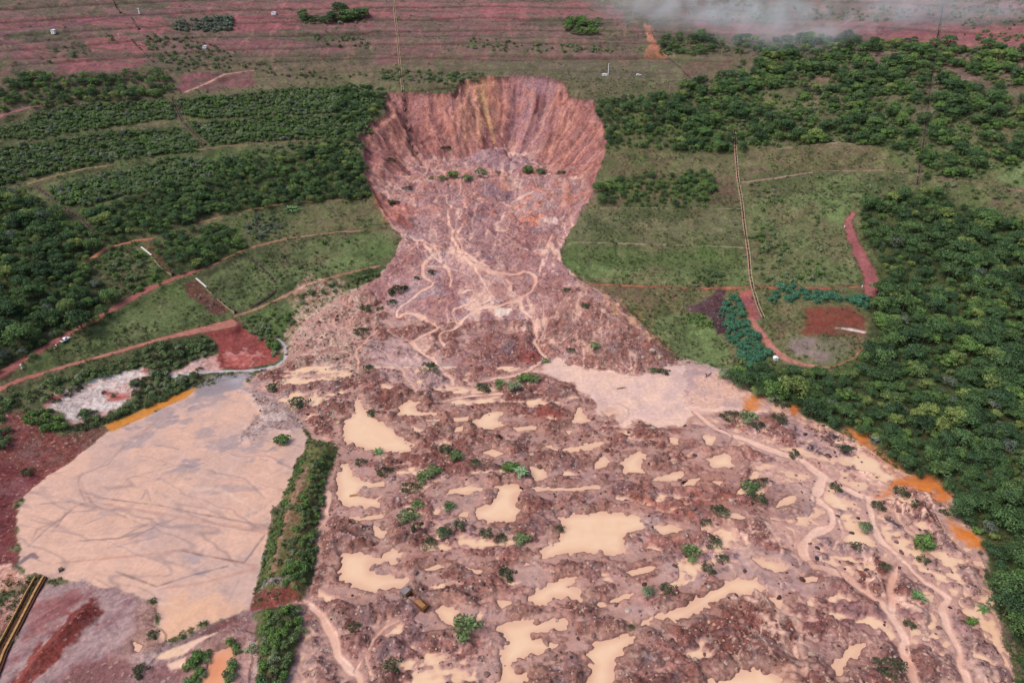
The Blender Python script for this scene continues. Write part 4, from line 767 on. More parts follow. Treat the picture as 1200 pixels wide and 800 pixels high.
# ================================================================== the ground, split by what it is
dzx = np.gradient(Z, axis=1) ; dxx = np.gradient(GX, axis=1)
Tx = np.stack([dxx, np.zeros_like(dxx), dzx], -1); Ty = np.stack([np.gradient(GX, axis=0), np.gradient(GY, axis=0), np.gradient(Z, axis=0)], -1)
NRM = np.cross(Tx, Ty); NRM /= np.linalg.norm(NRM, axis=-1, keepdims=True) + 1e-9
del Tx, Ty
FC = np.maximum(CLS[:-1, :-1], 0)
idx = np.arange(NR * NCC, dtype=np.int64).reshape(NR, NCC)
Q = np.stack([idx[:-1, :-1], idx[:-1, 1:], idx[1:, 1:], idx[1:, :-1]], -1).reshape(-1, 4); FCf = FC.ravel()
PV = np.stack([GX, GY, Z], -1).reshape(-1, 3); CV = COLR.reshape(-1, 3); RV = np.stack([RUB, WET, GRS], -1).reshape(-1, 3).clip(0, 1); NV = NRM.reshape(-1, 3)
GLABEL = dict(hillside='brownish green grassy hillside rising in terraces', dirt_road='red dirt road cut into the slope', dirt_track='thin pale dirt track along the terraces', bare_slope='bare maroon and whitish earth bank by the tailings', debris_field='hummocky mauve debris field filling the valley floor',
    landslide_scarp='steep ribbed red scarp of the landslide', slide_bed='mauve slide bed with braided runnels', mud_flat='smooth pale mud flat below the slide tongue', muddy_stream='braided peach coloured muddy streams', orange_seep='bright orange iron stained seepage water',
    tailings_flat='smooth peach tailings basin with dark flow lines', earth_berm='grassy earth berm between basin and debris', washed_mud='lilac washed mud at the bottom left', spoil_heap='dark red spoil heap at the bottom left')
for ci, nm in enumerate(CNAMES):
    q = Q[FCf == ci]
    if len(q) == 0: continue
    u, inv = np.unique(q, return_inverse=True)
    me = np_mesh(nm, PV[u], inv.reshape(-1, 4), dict(Col=CV[u], Prm=RV[u]), True, NV[u])
    obj(nm, me, M_EARTH, kind='structure', label=GLABEL.get(nm))
for P, lvl, orange in POOLS:
    x0, y0 = P[:, 0].min() - 4, P[:, 1].min() - 4; x1, y1 = P[:, 0].max() + 4, P[:, 1].max() + 4; st = .9
    xs = np.arange(x0, x1, st); ys = np.arange(y0, y1, st); gx, gy = np.meshgrid(xs, ys); s_ = sdf(gx, gy, P)
    ok = (s_ < 2.6); f = ok[:-1, :-1] & ok[1:, 1:] & ok[:-1, 1:] & ok[1:, :-1]; ii = np.arange(gx.size).reshape(gx.shape)
    q = np.stack([ii[:-1, :-1], ii[:-1, 1:], ii[1:, 1:], ii[1:, :-1]], -1)[f]
    if len(q) == 0: continue
    u, inv = np.unique(q, return_inverse=True); V = np.stack([gx.ravel(), gy.ravel(), np.full(gx.size, lvl)], -1)[u]
    dpt = ss(0.3, -3.5, s_ + .8 * fbm(gx, gy, 5, 3, 77)).ravel()[u]; obj('muddy_pool', np_mesh('muddy_pool', V, inv.reshape(-1, 4), dict(Depth=np.stack([dpt] * 3, -1))), M_WATER2 if orange else M_WATER, kind='structure', label='pool of opaque peach coloured muddy water among the debris')

# shallow puddles: one level sheet that shows wherever the floor dips under it
m_ = (CLS == cls_id('debris_field')) & (Zb < 1.2) & (GY > 100) & (GY < 320) & (PSD > .6)
lo_ = m_ & (Z < PUDL + .5); f = lo_[:-1, :-1] | lo_[1:, 1:] | lo_[:-1, 1:] | lo_[1:, :-1]; f &= m_[:-1, :-1] & m_[1:, 1:] & m_[:-1, 1:] & m_[1:, :-1]
q = np.stack([idx[:-1, :-1], idx[:-1, 1:], idx[1:, 1:], idx[1:, :-1]], -1)[f]; u, inv = np.unique(q, return_inverse=True)
V = PV[u].copy(); dpt = np.clip((PUDL - V[:, 2]) / .35, 0, 1); V[:, 2] = PUDL
obj('muddy_puddles', np_mesh('muddy_puddles', V, inv.reshape(-1, 4), dict(Depth=np.stack([dpt] * 3, -1))), M_WATER, kind='structure', label='thin linked films of pale muddy water between the debris mounds')
# ================================================================== plants
def crown_mesh(name, seed, R=5.0, Hh=6.0, z0=3.0, lobes=15, leaves=1500, leaf=.55, flat=.85, lobe_r=.36):
    """uneven crown: leaf-sized faces over many lobes spread through a dome"""
    r = np.random.RandomState(seed); Cn = []; Rr = []
    for i in range(lobes):
        a = i * 2.39996 + r.uniform(-.5, .5); q = math.sqrt((i + .5) / lobes) * r.uniform(.75, 1.08); h = math.sqrt(max(0, 1 - q * q * .95))
        rr = R * lobe_r * r.uniform(.7, 1.25)
        Cn.append((math.cos(a) * q * R * .78, math.sin(a) * q * R * .78, z0 + Hh * (.25 + .55 * h * r.uniform(.75, 1.1)))); Rr.append(rr)
        if r.rand() < .5 and q > .5:
            Cn.append((math.cos(a) * q * R * .8, math.sin(a) * q * R * .8, z0 + Hh * r.uniform(.08, .25))); Rr.append(rr * .9)
    Cn = np.array(Cn); Rr = np.array(Rr); w_ = Rr ** 2 / (Rr ** 2).sum(); k = r.choice(len(Rr), leaves, p=w_)
    d = r.normal(size=(leaves, 3)); d[:, 2] = np.abs(d[:, 2]) * .9 + d[:, 2] * .35; d /= np.linalg.norm(d, axis=1, keepdims=True)
    p = Cn[k] + d * (Rr[k] * r.uniform(.72, 1.06, leaves))[:, None] * np.array([1, 1, flat])
    n = d + r.normal(size=(leaves, 3)) * .45; n /= np.linalg.norm(n, axis=1, keepdims=True)
    t = np.cross(n, r.normal(size=(leaves, 3))); t /= np.linalg.norm(t, axis=1, keepdims=True) + 1e-9; b = np.cross(n, t)
    sz = leaf * r.uniform(.6, 1.35, leaves)[:, None]
    V = np.stack([p - t * sz * .5, p + b * sz * .38, p + t * sz * .5, p - b * sz * .38], 1).reshape(-1, 3)
    Fq = np.arange(leaves * 4).reshape(-1, 4)
    lv = (np.repeat(r.rand(len(Rr))[k] * .65 + r.rand(leaves) * .35, 4)); lv2 = np.repeat((r.rand(leaves) < .12) * 1.0, 4)
    me = np_mesh(name, V, Fq, dict(Leaf=np.stack([lv, lv2, lv * 0], -1)), False)
    return me
def trunk_mesh(name, seed, h, r0, limbs=5, R=4):
    r = random.Random(seed); m = MB(); top = Vector((r.uniform(-.5, .5), r.uniform(-.5, .5), h))
    m.tube([(0, 0, -1.2), (0.05, 0, h * .3), top * .65, top], [r0 * 1.3, r0, r0 * .8, r0 * .4], 7)
    for i in range(limbs):
        a = i * 2.4 + r.uniform(-.4, .4); s = top * r.uniform(.45, .85); e = s + Vector((math.cos(a) * R * .55, math.sin(a) * R * .55, h * .35))
        m.tube([s, (s + e) / 2 + Vector((0, 0, .3)), e], [r0 * .45, r0 * .3, r0 * .12], 5)
    return m.mesh(name)
KIND = {}
def kind(nm, n, part_c, mat, tm, **k):
    KIND[nm] = [(crown_mesh(nm + '_crown', 100 + 7 * i + len(KIND) * 50, **k), trunk_mesh(nm + '_trunk', i, *tm)) for i in range(n)]
    for c, t in KIND[nm]: c.materials.append(mat); t.materials.append(M_BARK)
kind('tree', 6, 'crown', M_LEAF, (5.5, .28, 5, 4), R=5.0, Hh=5.5, z0=2.6, lobes=17, leaves=1500, leaf=.62)
kind('greytree', 2, 'crown', M_GREY, (5.0, .25, 5, 4), R=4.2, Hh=5, z0=2.2, lobes=13, leaves=800, leaf=.55)
kind('brighttree', 2, 'crown', M_BRIGHT, (4.5, .2, 4, 3), R=4.2, Hh=5, z0=1.6, lobes=14, leaves=1200, leaf=.62)
kind('shrub', 5, 'foliage', M_SHRUB, (1.4, .08, 3, 1.3), R=2.3, Hh=2.6, z0=.1, lobes=9, leaves=520, leaf=.46)
kind('blue', 3, 'foliage', M_BLUE, (1.8, .1, 3, 1.6), R=2.8, Hh=2.8, z0=.2, lobes=12, leaves=900, leaf=.46)
kind('bright', 3, 'foliage', M_BRIGHT, (1.4, .08, 3, 1.4), R=2.3, Hh=2.6, z0=.1, lobes=9, leaves=620, leaf=.46)
kind('dusty', 5, 'foliage', M_DARK, (1.0, .08, 4, 1.4), R=2.7, Hh=1.7, z0=-.2, lobes=12, leaves=460, leaf=.38, lobe_r=.24)
kind('grey', 2, 'foliage', M_GREY, (1.4, .08, 3, 1.4), R=2.4, Hh=2.6, z0=.1, lobes=10, leaves=620, leaf=.5)
# ---- low scrub on grassy ground counted by nobody
def tuft_mesh(seed, R=.7, leaves=26, leaf=.34):
    return crown_mesh('ground_cover', seed, R=R, Hh=R * .8, z0=-.05, lobes=4, leaves=leaves, leaf=leaf, lobe_r=.5)
def scatter(P, spacing, jitter=.42):
    """jittered hexagonal points inside a world outline"""
    P = np.asarray(P)[:, :2]; x0, y0 = P.min(0); x1, y1 = P.max(0); out = []
    ys = np.arange(y0, y1, spacing * .87); 
    gx, gy = np.meshgrid(np.arange(x0, x1, spacing), ys); gx = gx + (np.arange(len(ys)) % 2)[:, None] * spacing / 2
    gx = gx + RS.uniform(-jitter, jitter, gx.shape) * spacing; gy = gy + RS.uniform(-jitter, jitter, gy.shape) * spacing
    k = inside(gx, gy, P); return np.stack([gx[k], gy[k]], -1)
PLANTS = []   # (kind, x, y, z, scale, where)
OCC = {}
def free(x, y, r):
    ci, cj = int(x // 4), int(y // 4); n = int(r // 4) + 1
    for i in range(ci - n, ci + n + 1):
        for j in range(cj - n, cj + n + 1):
            for (a, b, q) in OCC.get((i, j), ()):
                if (a - x) ** 2 + (b - y) ** 2 < (max(r, q) if q >= 6 else min(r, q)) ** 2: return False
    OCC.setdefault((ci, cj), []).append((x, y, r)); return True
NOROAD = [CNAMES.index(n) for n in ('dirt_road', 'dirt_track') if n in CNAMES]
def plant_region(where, kinds, P, spacing, smin, smax, dens=1.0, clump=None, keep=.55, ground=None):
    pts = scatter(P, spacing)
    if len(pts) == 0: return
    z = sample(pts[:, 0], pts[:, 1]); nz = fbm(pts[:, 0], pts[:, 1], 18, 3, 501, .6)
    for (x, y), zz, n in zip(pts, z, nz):
        if RS.rand() > dens: continue
        if clump is not None and n < clump: continue
        s = (smin + (smax - smin) * RS.rand() ** 1.8) * (1 + .30 * n) * (1.35 if RS.rand() < .06 else 1); kd = kinds[RS.randint(len(kinds))] if isinstance(kinds, list) else kinds
        r = (spacing * .5) * keep * 2
        ri = min(NR - 1, np.searchsorted(RY, y)); ci = min(NCC - 1, np.searchsorted(TC, x / halfw(y)))
        if CLS[ri, ci] in NOROAD: continue
        if CLS[ri, ci] and ground is not None and CNAMES[CLS[ri, ci]] not in ground: continue
        if not free(x, y, r): continue
        PLANTS.append((kd, x, y, float(zz) - .15, s, where))
FR = 'in the dense forest right of the mudflow'; FL = 'in the dense forest left of the red road'; BL = 'in the tree belt along the upper left terrace'; CT = 'in the woods at the scar edge'
forR = unproj(T('P', '1008,248 1018,236 1036,226 1083,220 1117,230 1137,243 1153,249 1200,255 1420,268 1560,500 1560,900 1245,900 1212,800 1200,760 1187,746 1177,720 1173,685 1163,667 1160,653 1153,633 1133,610 1117,597 1117,580 1100,560 1083,550 1060,553 1053,540 1040,520 1013,503 960,487 940,477 910,463 883,457 858,443 867,432 895,428 910,424 943,427 973,434 1000,424 1018,402 1022,385 1018,360 1030,340 1030,320 1026,290'), 4.0)
# the round field and red road stay clear
_clear = [U('F', '280,470 600,470 665,520 660,600 615,665 520,702 430,690 330,625 275,550'), U('F', '560,150 575,140 605,140 612,200 650,285 695,345 700,440 640,430 560,230')]
def clear(x, y): return any(bool(inside(np.array([x]), np.array([y]), Pc)[0]) for Pc in _clear)
def regions():
    plant_region(FR, ['tree'] * 22 + ['brighttree'] * 3 + ['greytree'], forR, 4.8, .38, 1.12)
    fl = unproj(T('D', '-200,60 0,62 60,52 120,112 230,155 290,205 350,245 345,300 285,325 395,405 385,478 305,545 200,590 100,645 0,690 -200,760'), 4)
    plant_region(FL, ['tree'] * 16 + ['brighttree'] * 3 + ['greytree'], fl, 5.0, .38, 1.12)
    for s in ('-60,290 0,292 60,255 130,252 300,262 540,245 600,262 610,312 540,335 380,345 200,360 100,370 0,375 -60,380',):
        plant_region(BL, ['tree', 'tree', 'brighttree'], unproj(T('A', s), 4), 5.5, .55, .85)
    plant_region(CT, ['tree'] * 4 + ['brighttree'], unproj(T('A', '760,560 980,540 1199,500 1260,520 1290,620 1310,690 1199,690 1000,712 800,738 640,788 500,805 290,870 300,740 480,690 740,620'), 3), 5.0, .45, .75)
    plant_region(CT, ['tree', 'shrub'], unproj(T('B', '-20,295 130,290 160,330 140,390 60,420 40,470 60,540 85,560 95,640 105,690 0,700 -20,600'), 3), 4.6, .45, .75)
    plant_region(CT, ['tree', 'tree', 'brighttree', 'tree'], unproj(T('B', '905,350 1000,325 1199,330 1290,325 1300,510 1199,512 925,515 932,440 900,410'), 4), 5.0, .45, .8)
    plant_region(CT, ['tree', 'brighttree'], unproj(T('B', '905,640 1000,612 1199,598 1300,590 1320,640 1300,715 1199,716 905,705'), 3), 4.6, .42, .7)
    plant_region(FL, ['tree', 'tree', 'brighttree'], unproj(T('D', '290,140 420,90 560,40 850,0 840,60 800,120 640,170 540,225 420,240 330,195'), 3), 5.0, .45, .75)
    plant_region(FL, ['tree', 'tree', 'brighttree'], unproj(T('D', '540,245 620,212 820,165 860,215 860,270 720,330 620,352 600,330 540,280'), 3), 4.6, .42, .68)
    # shrub belts on the terraces
    for s, d in (('60,440 120,392 300,365 560,350 610,362 620,412 500,425 350,445 200,468 100,488 0,482 -60,490 -60,450', 1), ('620,345 760,335 1199,302 1300,300 1330,390 1199,390 1000,400 700,412 640,395', 1), ('-60,530 0,512 150,492 400,458 620,442 700,492 690,528 500,545 350,565 150,605 0,645 -60,660', 1),
                 ('660,432 760,422 900,412 1199,405 1300,400 1310,470 1199,482 900,492 740,505', 1), ('170,660 300,625 450,595 600,550 740,560 750,605 700,645 500,665 300,722 200,720', 1), ('1130,480 1199,500 1290,510 1290,540 1000,540 760,556', .5),
                 ('1190,300 1290,290 1300,300 1290,400 1199,400', 1)):
        plant_region('in the shrub belt on the upper left terraces', ['shrub'] * 14 + ['bright'] * 4 + ['grey'], unproj(T('A', s), 1.5), 2.8, .7, 1.15, d)
    for s, d in (('130,240 250,243 330,243 500,258 490,278 380,292 140,280', .75), ('440,132 800,150 1000,170 900,188 600,180 440,165', .45), ('-60,470 40,480 60,540 -60,560', .8)):
        plant_region('among scattered scrub above the scar', ['shrub'], unproj(T('B', s), 1.2), 4.2, .6, 1.1, d)
    for s, d in (('500,120 680,122 830,180 800,240 600,250 520,180', .55), ('130,130 330,180 230,205', .3), ('370,118 410,118 410,142 370,142', .9), ('840,200 1100,230 1300,250 1290,270 840,262', .35), ('1100,120 1300,130 1290,170 1110,160', .35), ('0,205 200,200 220,235 0,250', .2)):
        plant_region('in scattered scrub on the bare upper slope', ['shrub'], unproj(T('A', s), 1.2), 4.4, .6, 1.1, d)
    plant_region('in the pale grey green thicket near the top', ['grey'], unproj(T('A', '605,72 700,62 800,57 820,78 820,105 620,107'), 1.5), 4.2, .9, 1.3)
    plant_region('in the dark clump on the top pink strip', ['shrub', 'tree'], unproj(T('A', '1045,52 1290,50 1280,78 1060,82'), 1.5), 4.4, .7, 1.1)
    plant_region('in the green clump on the olive strip near the top', ['shrub', 'brighttree'], unproj(T('B', '790,72 910,75 900,120 830,125 790,100'), 1.5), 4.4, .7, 1.1)
    # upper right woods: shrubs and small trees
    for s in ('-80,130 0,132 80,127 160,152 150,187 0,187 -80,187', '170,135 300,140 340,125 470,127 830,142 860,152 1199,160 1420,165 1480,560 1199,565 1050,600 850,622 760,560 740,512 540,492 350,502 190,522 0,527 -40,500 -60,420 0,280 190,245 190,185'):
        plant_region('in the mixed woods on the upper right slope', ['shrub'] * 5 + ['tree', 'tree', 'bright'] + ['brighttree'] * (s[0] == '1'), unproj(T('C', s), 2.5), 3.3, .5, 1.1, 1, clump=-.32)
    plant_region('in the mixed woods on the upper right slope', ['brighttree', 'bright'], unproj(T('C', '180,340 260,330 380,350 480,340 700,340 780,370 700,390 300,410'), 2), 5.5, .6, .9)
    for s, d in (('350,20 900,20 1000,60 700,75 450,65', .35), ('100,-20 300,20 280,70 90,75', .4), ('950,-20 1300,0 1300,90 930,80', .3), ('1000,95 1300,100 1300,150 1010,140', .4), ('940,70 1199,120 1199,190 1150,190', .2)):
        plant_region('in scrub along the top right strips', ['shrub'], unproj(T('C', s), 1.2), 4.6, .6, 1.0, d)
    plant_region('in the green clump right of the bare triangle', ['shrub', 'tree'], unproj(T('B', '1120,130 1280,130 1290,190 1150,190'), 1.2), 4.8, .6, 1.0)
    plant_region('on the grassy slope beside the drainage channel', ['shrub', 'bright', 'shrub'], U('F', '230,30 330,30 350,130 380,230 480,300 560,350 600,390 270,390 240,250', 1), 4.6, .6, 1.1, .8, clump=-.15)
    plant_region('on the grassy slope beside the drainage channel', ['shrub'], U('F', '460,60 560,110 575,220 620,330 600,390 480,350 450,200', 1), 5.5, .6, 1.1, .6, clump=0)
    plant_region('on the grassy slope beside the drainage channel', ['shrub'], U('C', '420,620 600,600 740,620 850,640 900,700 640,700 560,760 450,700', .5), 6.5, .5, 1.0, .6)
    plant_region('in the thinly grown meadow on the far right', ['shrub'], U('C', '840,620 1199,560 1400,600 1400,760 1199,740 1060,720', .5), 6.0, .5, 1.0, .6)
    plant_region('on the grassy panel above the dark plot', ['shrub'], U('P', '812,318 845,316 848,336 812,337', .8), 3.6, .7, 1.1)
    # slopes at left
    plant_region('on the scrubby slope above the red road', ['shrub', 'shrub', 'bright'], U('D', '400,230 470,252 560,345 610,372 520,420 395,455 400,400 300,325 370,280', 1), 4.0, .6, 1.15, .85)
    plant_region('on the grass beside the thin upper track', ['shrub', 'grey'], U('D', '850,150 960,150 985,200 925,240 880,245', 1), 3.6, .6, 1.0, .9)
    plant_region('in the grass between the two left tracks', ['shrub', 'bright'], U('D', '860,300 1199,232 1370,222 1330,330 1080,388 960,425 830,488 730,400', .5), 6.2, .4, .9, .45, clump=0)
    plant_region('in the grass below the red road', ['bright', 'shrub'], U('D', '640,400 830,492 700,550 560,575 380,622 100,705 200,620 400,505', .3), 6.5, .25, .5, .5)
    BB = 'in the shrub belt below the lower dirt track'
    plant_region(BB, ['shrub'] * 3 + ['dusty'], U('G', '-60,200 0,190 250,120 500,28 640,-5 755,0 755,30 640,80 560,115 520,88 350,128 280,165 200,208 100,212 30,235 -60,270', 1), 3.4, .75, 1.15)
    plant_region(BB, ['shrub', 'dusty', 'shrub'], U('G', '300,225 380,262 462,200 465,150 520,115 600,95 640,120 692,122 675,158 560,208 440,256 340,290 265,308 262,285', 1), 3.2, .8, 1.25)
    plant_region(BB, ['shrub', 'dusty'], U('G', '360,170 410,180 402,200 362,196', .5), 3, .5, .8)
    plant_region(BB, ['bright'], U('G', '55,245 150,235 232,272 228,308 160,318 95,282', .8), 3.2, .7, 1.1)
    plant_region(BB, ['shrub'], U('G', '-60,270 0,265 28,300 40,372 -60,380', .8), 3.4, .7, 1.2)
    plant_region('in the bushes beside the red landing', ['bright', 'shrub', 'shrub'], U('D', '850,512 920,500 1000,505 1050,480 1045,525 1000,555 980,600 985,640 962,655 930,600 860,560', .8), 3.3, .6, 1.1)
    plant_region('in the bushes beside the red landing', ['shrub'], U('D', '1050,440 1199,385 1330,350 1330,370 1199,420 1100,445 1060,480', .5), 3.6, .5, .9, .8)
    # hedge rows on the berm
    plant_region('in the bushy hedge along the berm', ['bright', 'shrub'], unproj(T('G', '1110,405 1175,385 1145,470 1135,570 1112,660 1105,790 1050,880 1000,875 990,820 1025,700 1050,600 1070,520'), 1.2), 2.6, .5, .85)
    plant_region('on the grassy strip at the basin edge', ['shrub', 'bright'], U('G', '1050,390 1085,375 1060,450 1025,560 975,700 945,860 915,860 930,740 965,610 1000,540 1035,440', .4), 2.5, .4, .7, .9)
    plant_region('in the bushes on the lower berm', ['bright', 'shrub'], unproj(T('J', '930,565 960,540 1050,540 1062,600 1035,690 1010,800 990,880 900,880 905,800 918,680'), 1.0), 3.0, .7, 1.1)
    plant_region('in the bushes by the orange pool', ['shrub', 'bright'], U('J', '655,720 690,685 745,680 722,740 705,810 640,800', .8), 2.8, .6, 1.0)
    plant_region('in the bushes by the orange pool', ['shrub', 'bright'], U('J', '800,650 842,645 840,700 835,780 790,800 788,760 815,700', .8), 2.6, .55, .9)
    # blue-green clumps
    plant_region('in the blue green thicket above the round field', ['blue'], unproj(T('F', '300,445 330,405 380,398 460,430 540,430 660,455 652,478 500,470 320,468'), 1.2), 4.0, .75, 1.15)
    plant_region('in the blue green thicket left of the round field', ['blue'], unproj(T('F', '150,435 200,440 222,500 262,570 312,650 300,698 220,688 190,640 140,560 135,500'), 1.2), 4.2, .75, 1.2)
    plant_region('in the bright clump beside the dark plot', ['bright'], unproj(T('F', '0,502 60,492 108,520 108,552 60,550 0,532'), .8), 3.4, .7, 1.0)
    plant_region('in the weeds at the mud flat edge', ['shrub', 'bright', 'dusty'], U('F', '180,650 330,690 400,700 420,780 300,760 180,720', .6), 4.0, .6, 1.0, .9)
# keep-clear discs
for Pc in _clear:
    for p in scatter(Pc, 3.0, 0): OCC.setdefault((int(p[0] // 4), int(p[1] // 4)), []).append((p[0], p[1], 5.0))
for Pc in (KERB,):
    for i in range(len(Pc) - 1):
        for f in (0, .5): q = Pc[i] * (1 - f) + Pc[i + 1] * f; OCC.setdefault((int(q[0] // 4), int(q[1] // 4)), []).append((q[0], q[1], 2.0))
for Pc in (U('C', '921,-30 912,40 900,110 886,190 873,280 864,360 854,440 845,510 832,590 824,650'), U('A', '600,335 618,380 640,428 680,470 722,512'), U('A', '120,650 170,690 230,735 290,775 330,815'), U('F', '180,-150 186,-80 188,-40 192,10 205,90 212,150 222,230 232,300 238,370 246,412 262,470 283,518')):
    for i in range(len(Pc) - 1):
        for f in np.arange(0, 1, .12): q = Pc[i] * (1 - f) + Pc[i + 1] * f; OCC.setdefault((int(q[0] // 4), int(q[1] // 4)), []).append((q[0], q[1] - 1.5, 2.6))
for a_, b_ in ((77, 397), (77, 404), (70, 402), (86, 396)):
    q = unproj([(a_, b_)])[0]; OCC.setdefault((int(q[0] // 4), int(q[1] // 4)), []).append((q[0], q[1], 6.0))
regions()
SIZE = dict(greytree=8, tree=10, brighttree=8.4, shrub=4.6, blue=5.6, bright=4.6, dusty=4.4, grey=4.8)
FAM = dict(greytree='tree', tree='tree', brighttree='tree', shrub='shrub', bright='shrub', dusty='shrub', grey='shrub', blue='blue')
def depth(x, y, z): return y * cp + (H - z) * sp
def onscreen(x, y, z, m=20):
    d = depth(x, y, z); px = 600 + F * x / d; py = 400 - F * (y * sp + (z - H) * cp) / d
    return -m < px < 1200 + m and -m < py < 800 + m
LOOK = {'greytree': 'pale greyish leafy tree', 'tree': 'dark green broadleaf tree', 'brighttree': 'fresh light green leafy tree', 'shrub': 'dull green leafy shrub', 'bright': 'bright green leafy bush', 'blue': 'blue green feathery bush', 'dusty': 'dusty olive shrub', 'grey': 'pale grey green shrub'}
NAME = {'greytree': 'broadleaf_tree', 'tree': 'broadleaf_tree', 'brighttree': 'broadleaf_tree', 'shrub': 'shrub', 'bright': 'shrub', 'dusty': 'shrub', 'grey': 'shrub', 'blue': 'bluegreen_bush'}
def put_plant(kd, x, y, z, s, label, group=None, sz=None, rz=None, name=None, cat=None):
    v = RS.randint(len(KIND[kd])); cm, tm = KIND[kd][v]; tree = FAM[kd] == 'tree'
    r = bpy.data.objects.new(name or NAME[kd], None); COL.objects.link(r); r.location = (x, y, z); r.rotation_euler = (RS.uniform(-.08, .08), RS.uniform(-.08, .08), RS.uniform(0, 6.28) if rz is None else rz)
    r.scale = (s, s, s) if sz is None else tuple(sz); r.empty_display_size = .5
    r['label'] = label; r['category'] = cat or ('tree' if tree else 'shrub' if kd != 'blue' else 'bush')
    if group: r['group'] = group
    obj('crown' if tree else 'foliage', cm, parent=r); obj('trunk' if tree else 'stem', tm, parent=r)
    return r
byfam = {}
for p in PLANTS: byfam.setdefault(FAM[p[0]], []).append(p)
def stuff_instances(name, label, meshes, pts, rots, scls, idxs):
    """one object whose nodes scatter the given meshes on its points"""
    me = bpy.data.meshes.new(name + '_points'); me.vertices.add(len(pts)); me.vertices.foreach_set('co', np.asarray(pts, np.float32).ravel())
    a = me.attributes.new('rotz', 'FLOAT', 'POINT'); a.data.foreach_set('value', np.asarray(rots, np.float32))
    a = me.attributes.new('scl', 'FLOAT', 'POINT'); a.data.foreach_set('value', np.asarray(scls, np.float32))
    a = me.attributes.new('pick', 'INT', 'POINT'); a.data.foreach_set('value', np.asarray(idxs, np.int32))
    o = obj(name, me, kind='stuff', label=label)
    g = bpy.data.node_groups.new(name + '_scatter', 'GeometryNodeTree'); g.interface.new_socket('Geometry', in_out='INPUT', socket_type='NodeSocketGeometry'); g.interface.new_socket('Geometry', in_out='OUTPUT', socket_type='NodeSocketGeometry')
    gi = g.nodes.new('NodeGroupInput'); go = g.nodes.new('NodeGroupOutput'); ip = g.nodes.new('GeometryNodeInstanceOnPoints'); g2i = g.nodes.new('GeometryNodeGeometryToInstance')
    for src in reversed(meshes):      # join keeps the last linked first
        oi = g.nodes.new('GeometryNodeObjectInfo'); oi.inputs['Object'].default_value = src; oi.inputs['As Instance'].default_value = False; oi.transform_space = 'ORIGINAL'
        gg = g.nodes.new('GeometryNodeGeometryToInstance'); g.links.new(oi.outputs['Geometry'], gg.inputs[0])
        if src is meshes[-1]: jn = g.nodes.new('GeometryNodeJoinGeometry')
        g.links.new(gg.outputs[0], jn.inputs[0])
    def at(nm, t):
        n = g.nodes.new('GeometryNodeInputNamedAttribute'); n.data_type = t; n.inputs[0].default_value = nm; return n.outputs['Attribute']
    cx_ = g.nodes.new('ShaderNodeCombineXYZ'); g.links.new(at('rotz', 'FLOAT'), cx_.inputs[2])
    g.links.new(gi.outputs[0], ip.inputs['Points']); g.links.new(jn.outputs[0], ip.inputs['Instance']); ip.inputs['Pick Instance'].default_value = True
    g.links.new(at('pick', 'INT'), ip.inputs['Instance Index']); g.links.new(cx_.outputs[0], ip.inputs['Rotation']); g.links.new(at('scl', 'FLOAT'), ip.inputs['Scale'])
    g.links.new(ip.outputs[0], go.inputs[0]); md = o.modifiers.new('scatter', 'NODES'); md.node_group = g
    return o
MARKS = dict(FR=[('the round field', 'P', 973, 432), ('the red track foot', 'P', 1020, 345), ('the red track head', 'P', 1010, 240), ('the pale mud flat', 'P', 885, 455), ('the black debris heap', 'P', 1000, 500), ('the large orange pool', 'P', 1090, 553), ('the small orange pools', 'P', 1040, 515), ('the lower orange seep', 'P', 1150, 630), ('the lower right streams', 'P', 1180, 720), ('the upper meadow', 'P', 1110, 232), ('the top right corner', 'P', 1190, 262), ('the right picture edge', 'P', 1190, 420), ('the lower right edge', 'P', 1195, 600)],
    FL=[('the parked pickup', 'P', 77, 392), ('the upper white slab', 'P', 165, 290), ('the slanting drain', 'P', 70, 245), ('the left picture edge', 'P', 5, 320), ('the red road bend', 'P', 10, 425), ('the brown track stub', 'P', 120, 290), ('the grass panel', 'P', 290, 250)])
MW = {k: [(n, unproj([(a, b)], 0)[0]) for n, _, a, b in v] for k, v in MARKS.items()}
def where_label(p):
    key = 'FR' if p[5] == FR else 'FL' if p[5] == FL else None
    if key is None: return LOOK[p[0]] + ' ' + p[5]
    dd = [(math.hypot(q[0] - p[1], q[1] - p[2]), n) for n, q in MW[key]]; d_, n = min(dd)
    sz = 'tall ' if p[4] > .85 else 'small ' if p[4] < .52 else ''
    return sz + LOOK[p[0]] + (' right beside ' if d_ < 14 else ' near ' if d_ < 38 else ' farther from ') + n + (' on the right forest' if key == 'FR' else ' in the left forest')
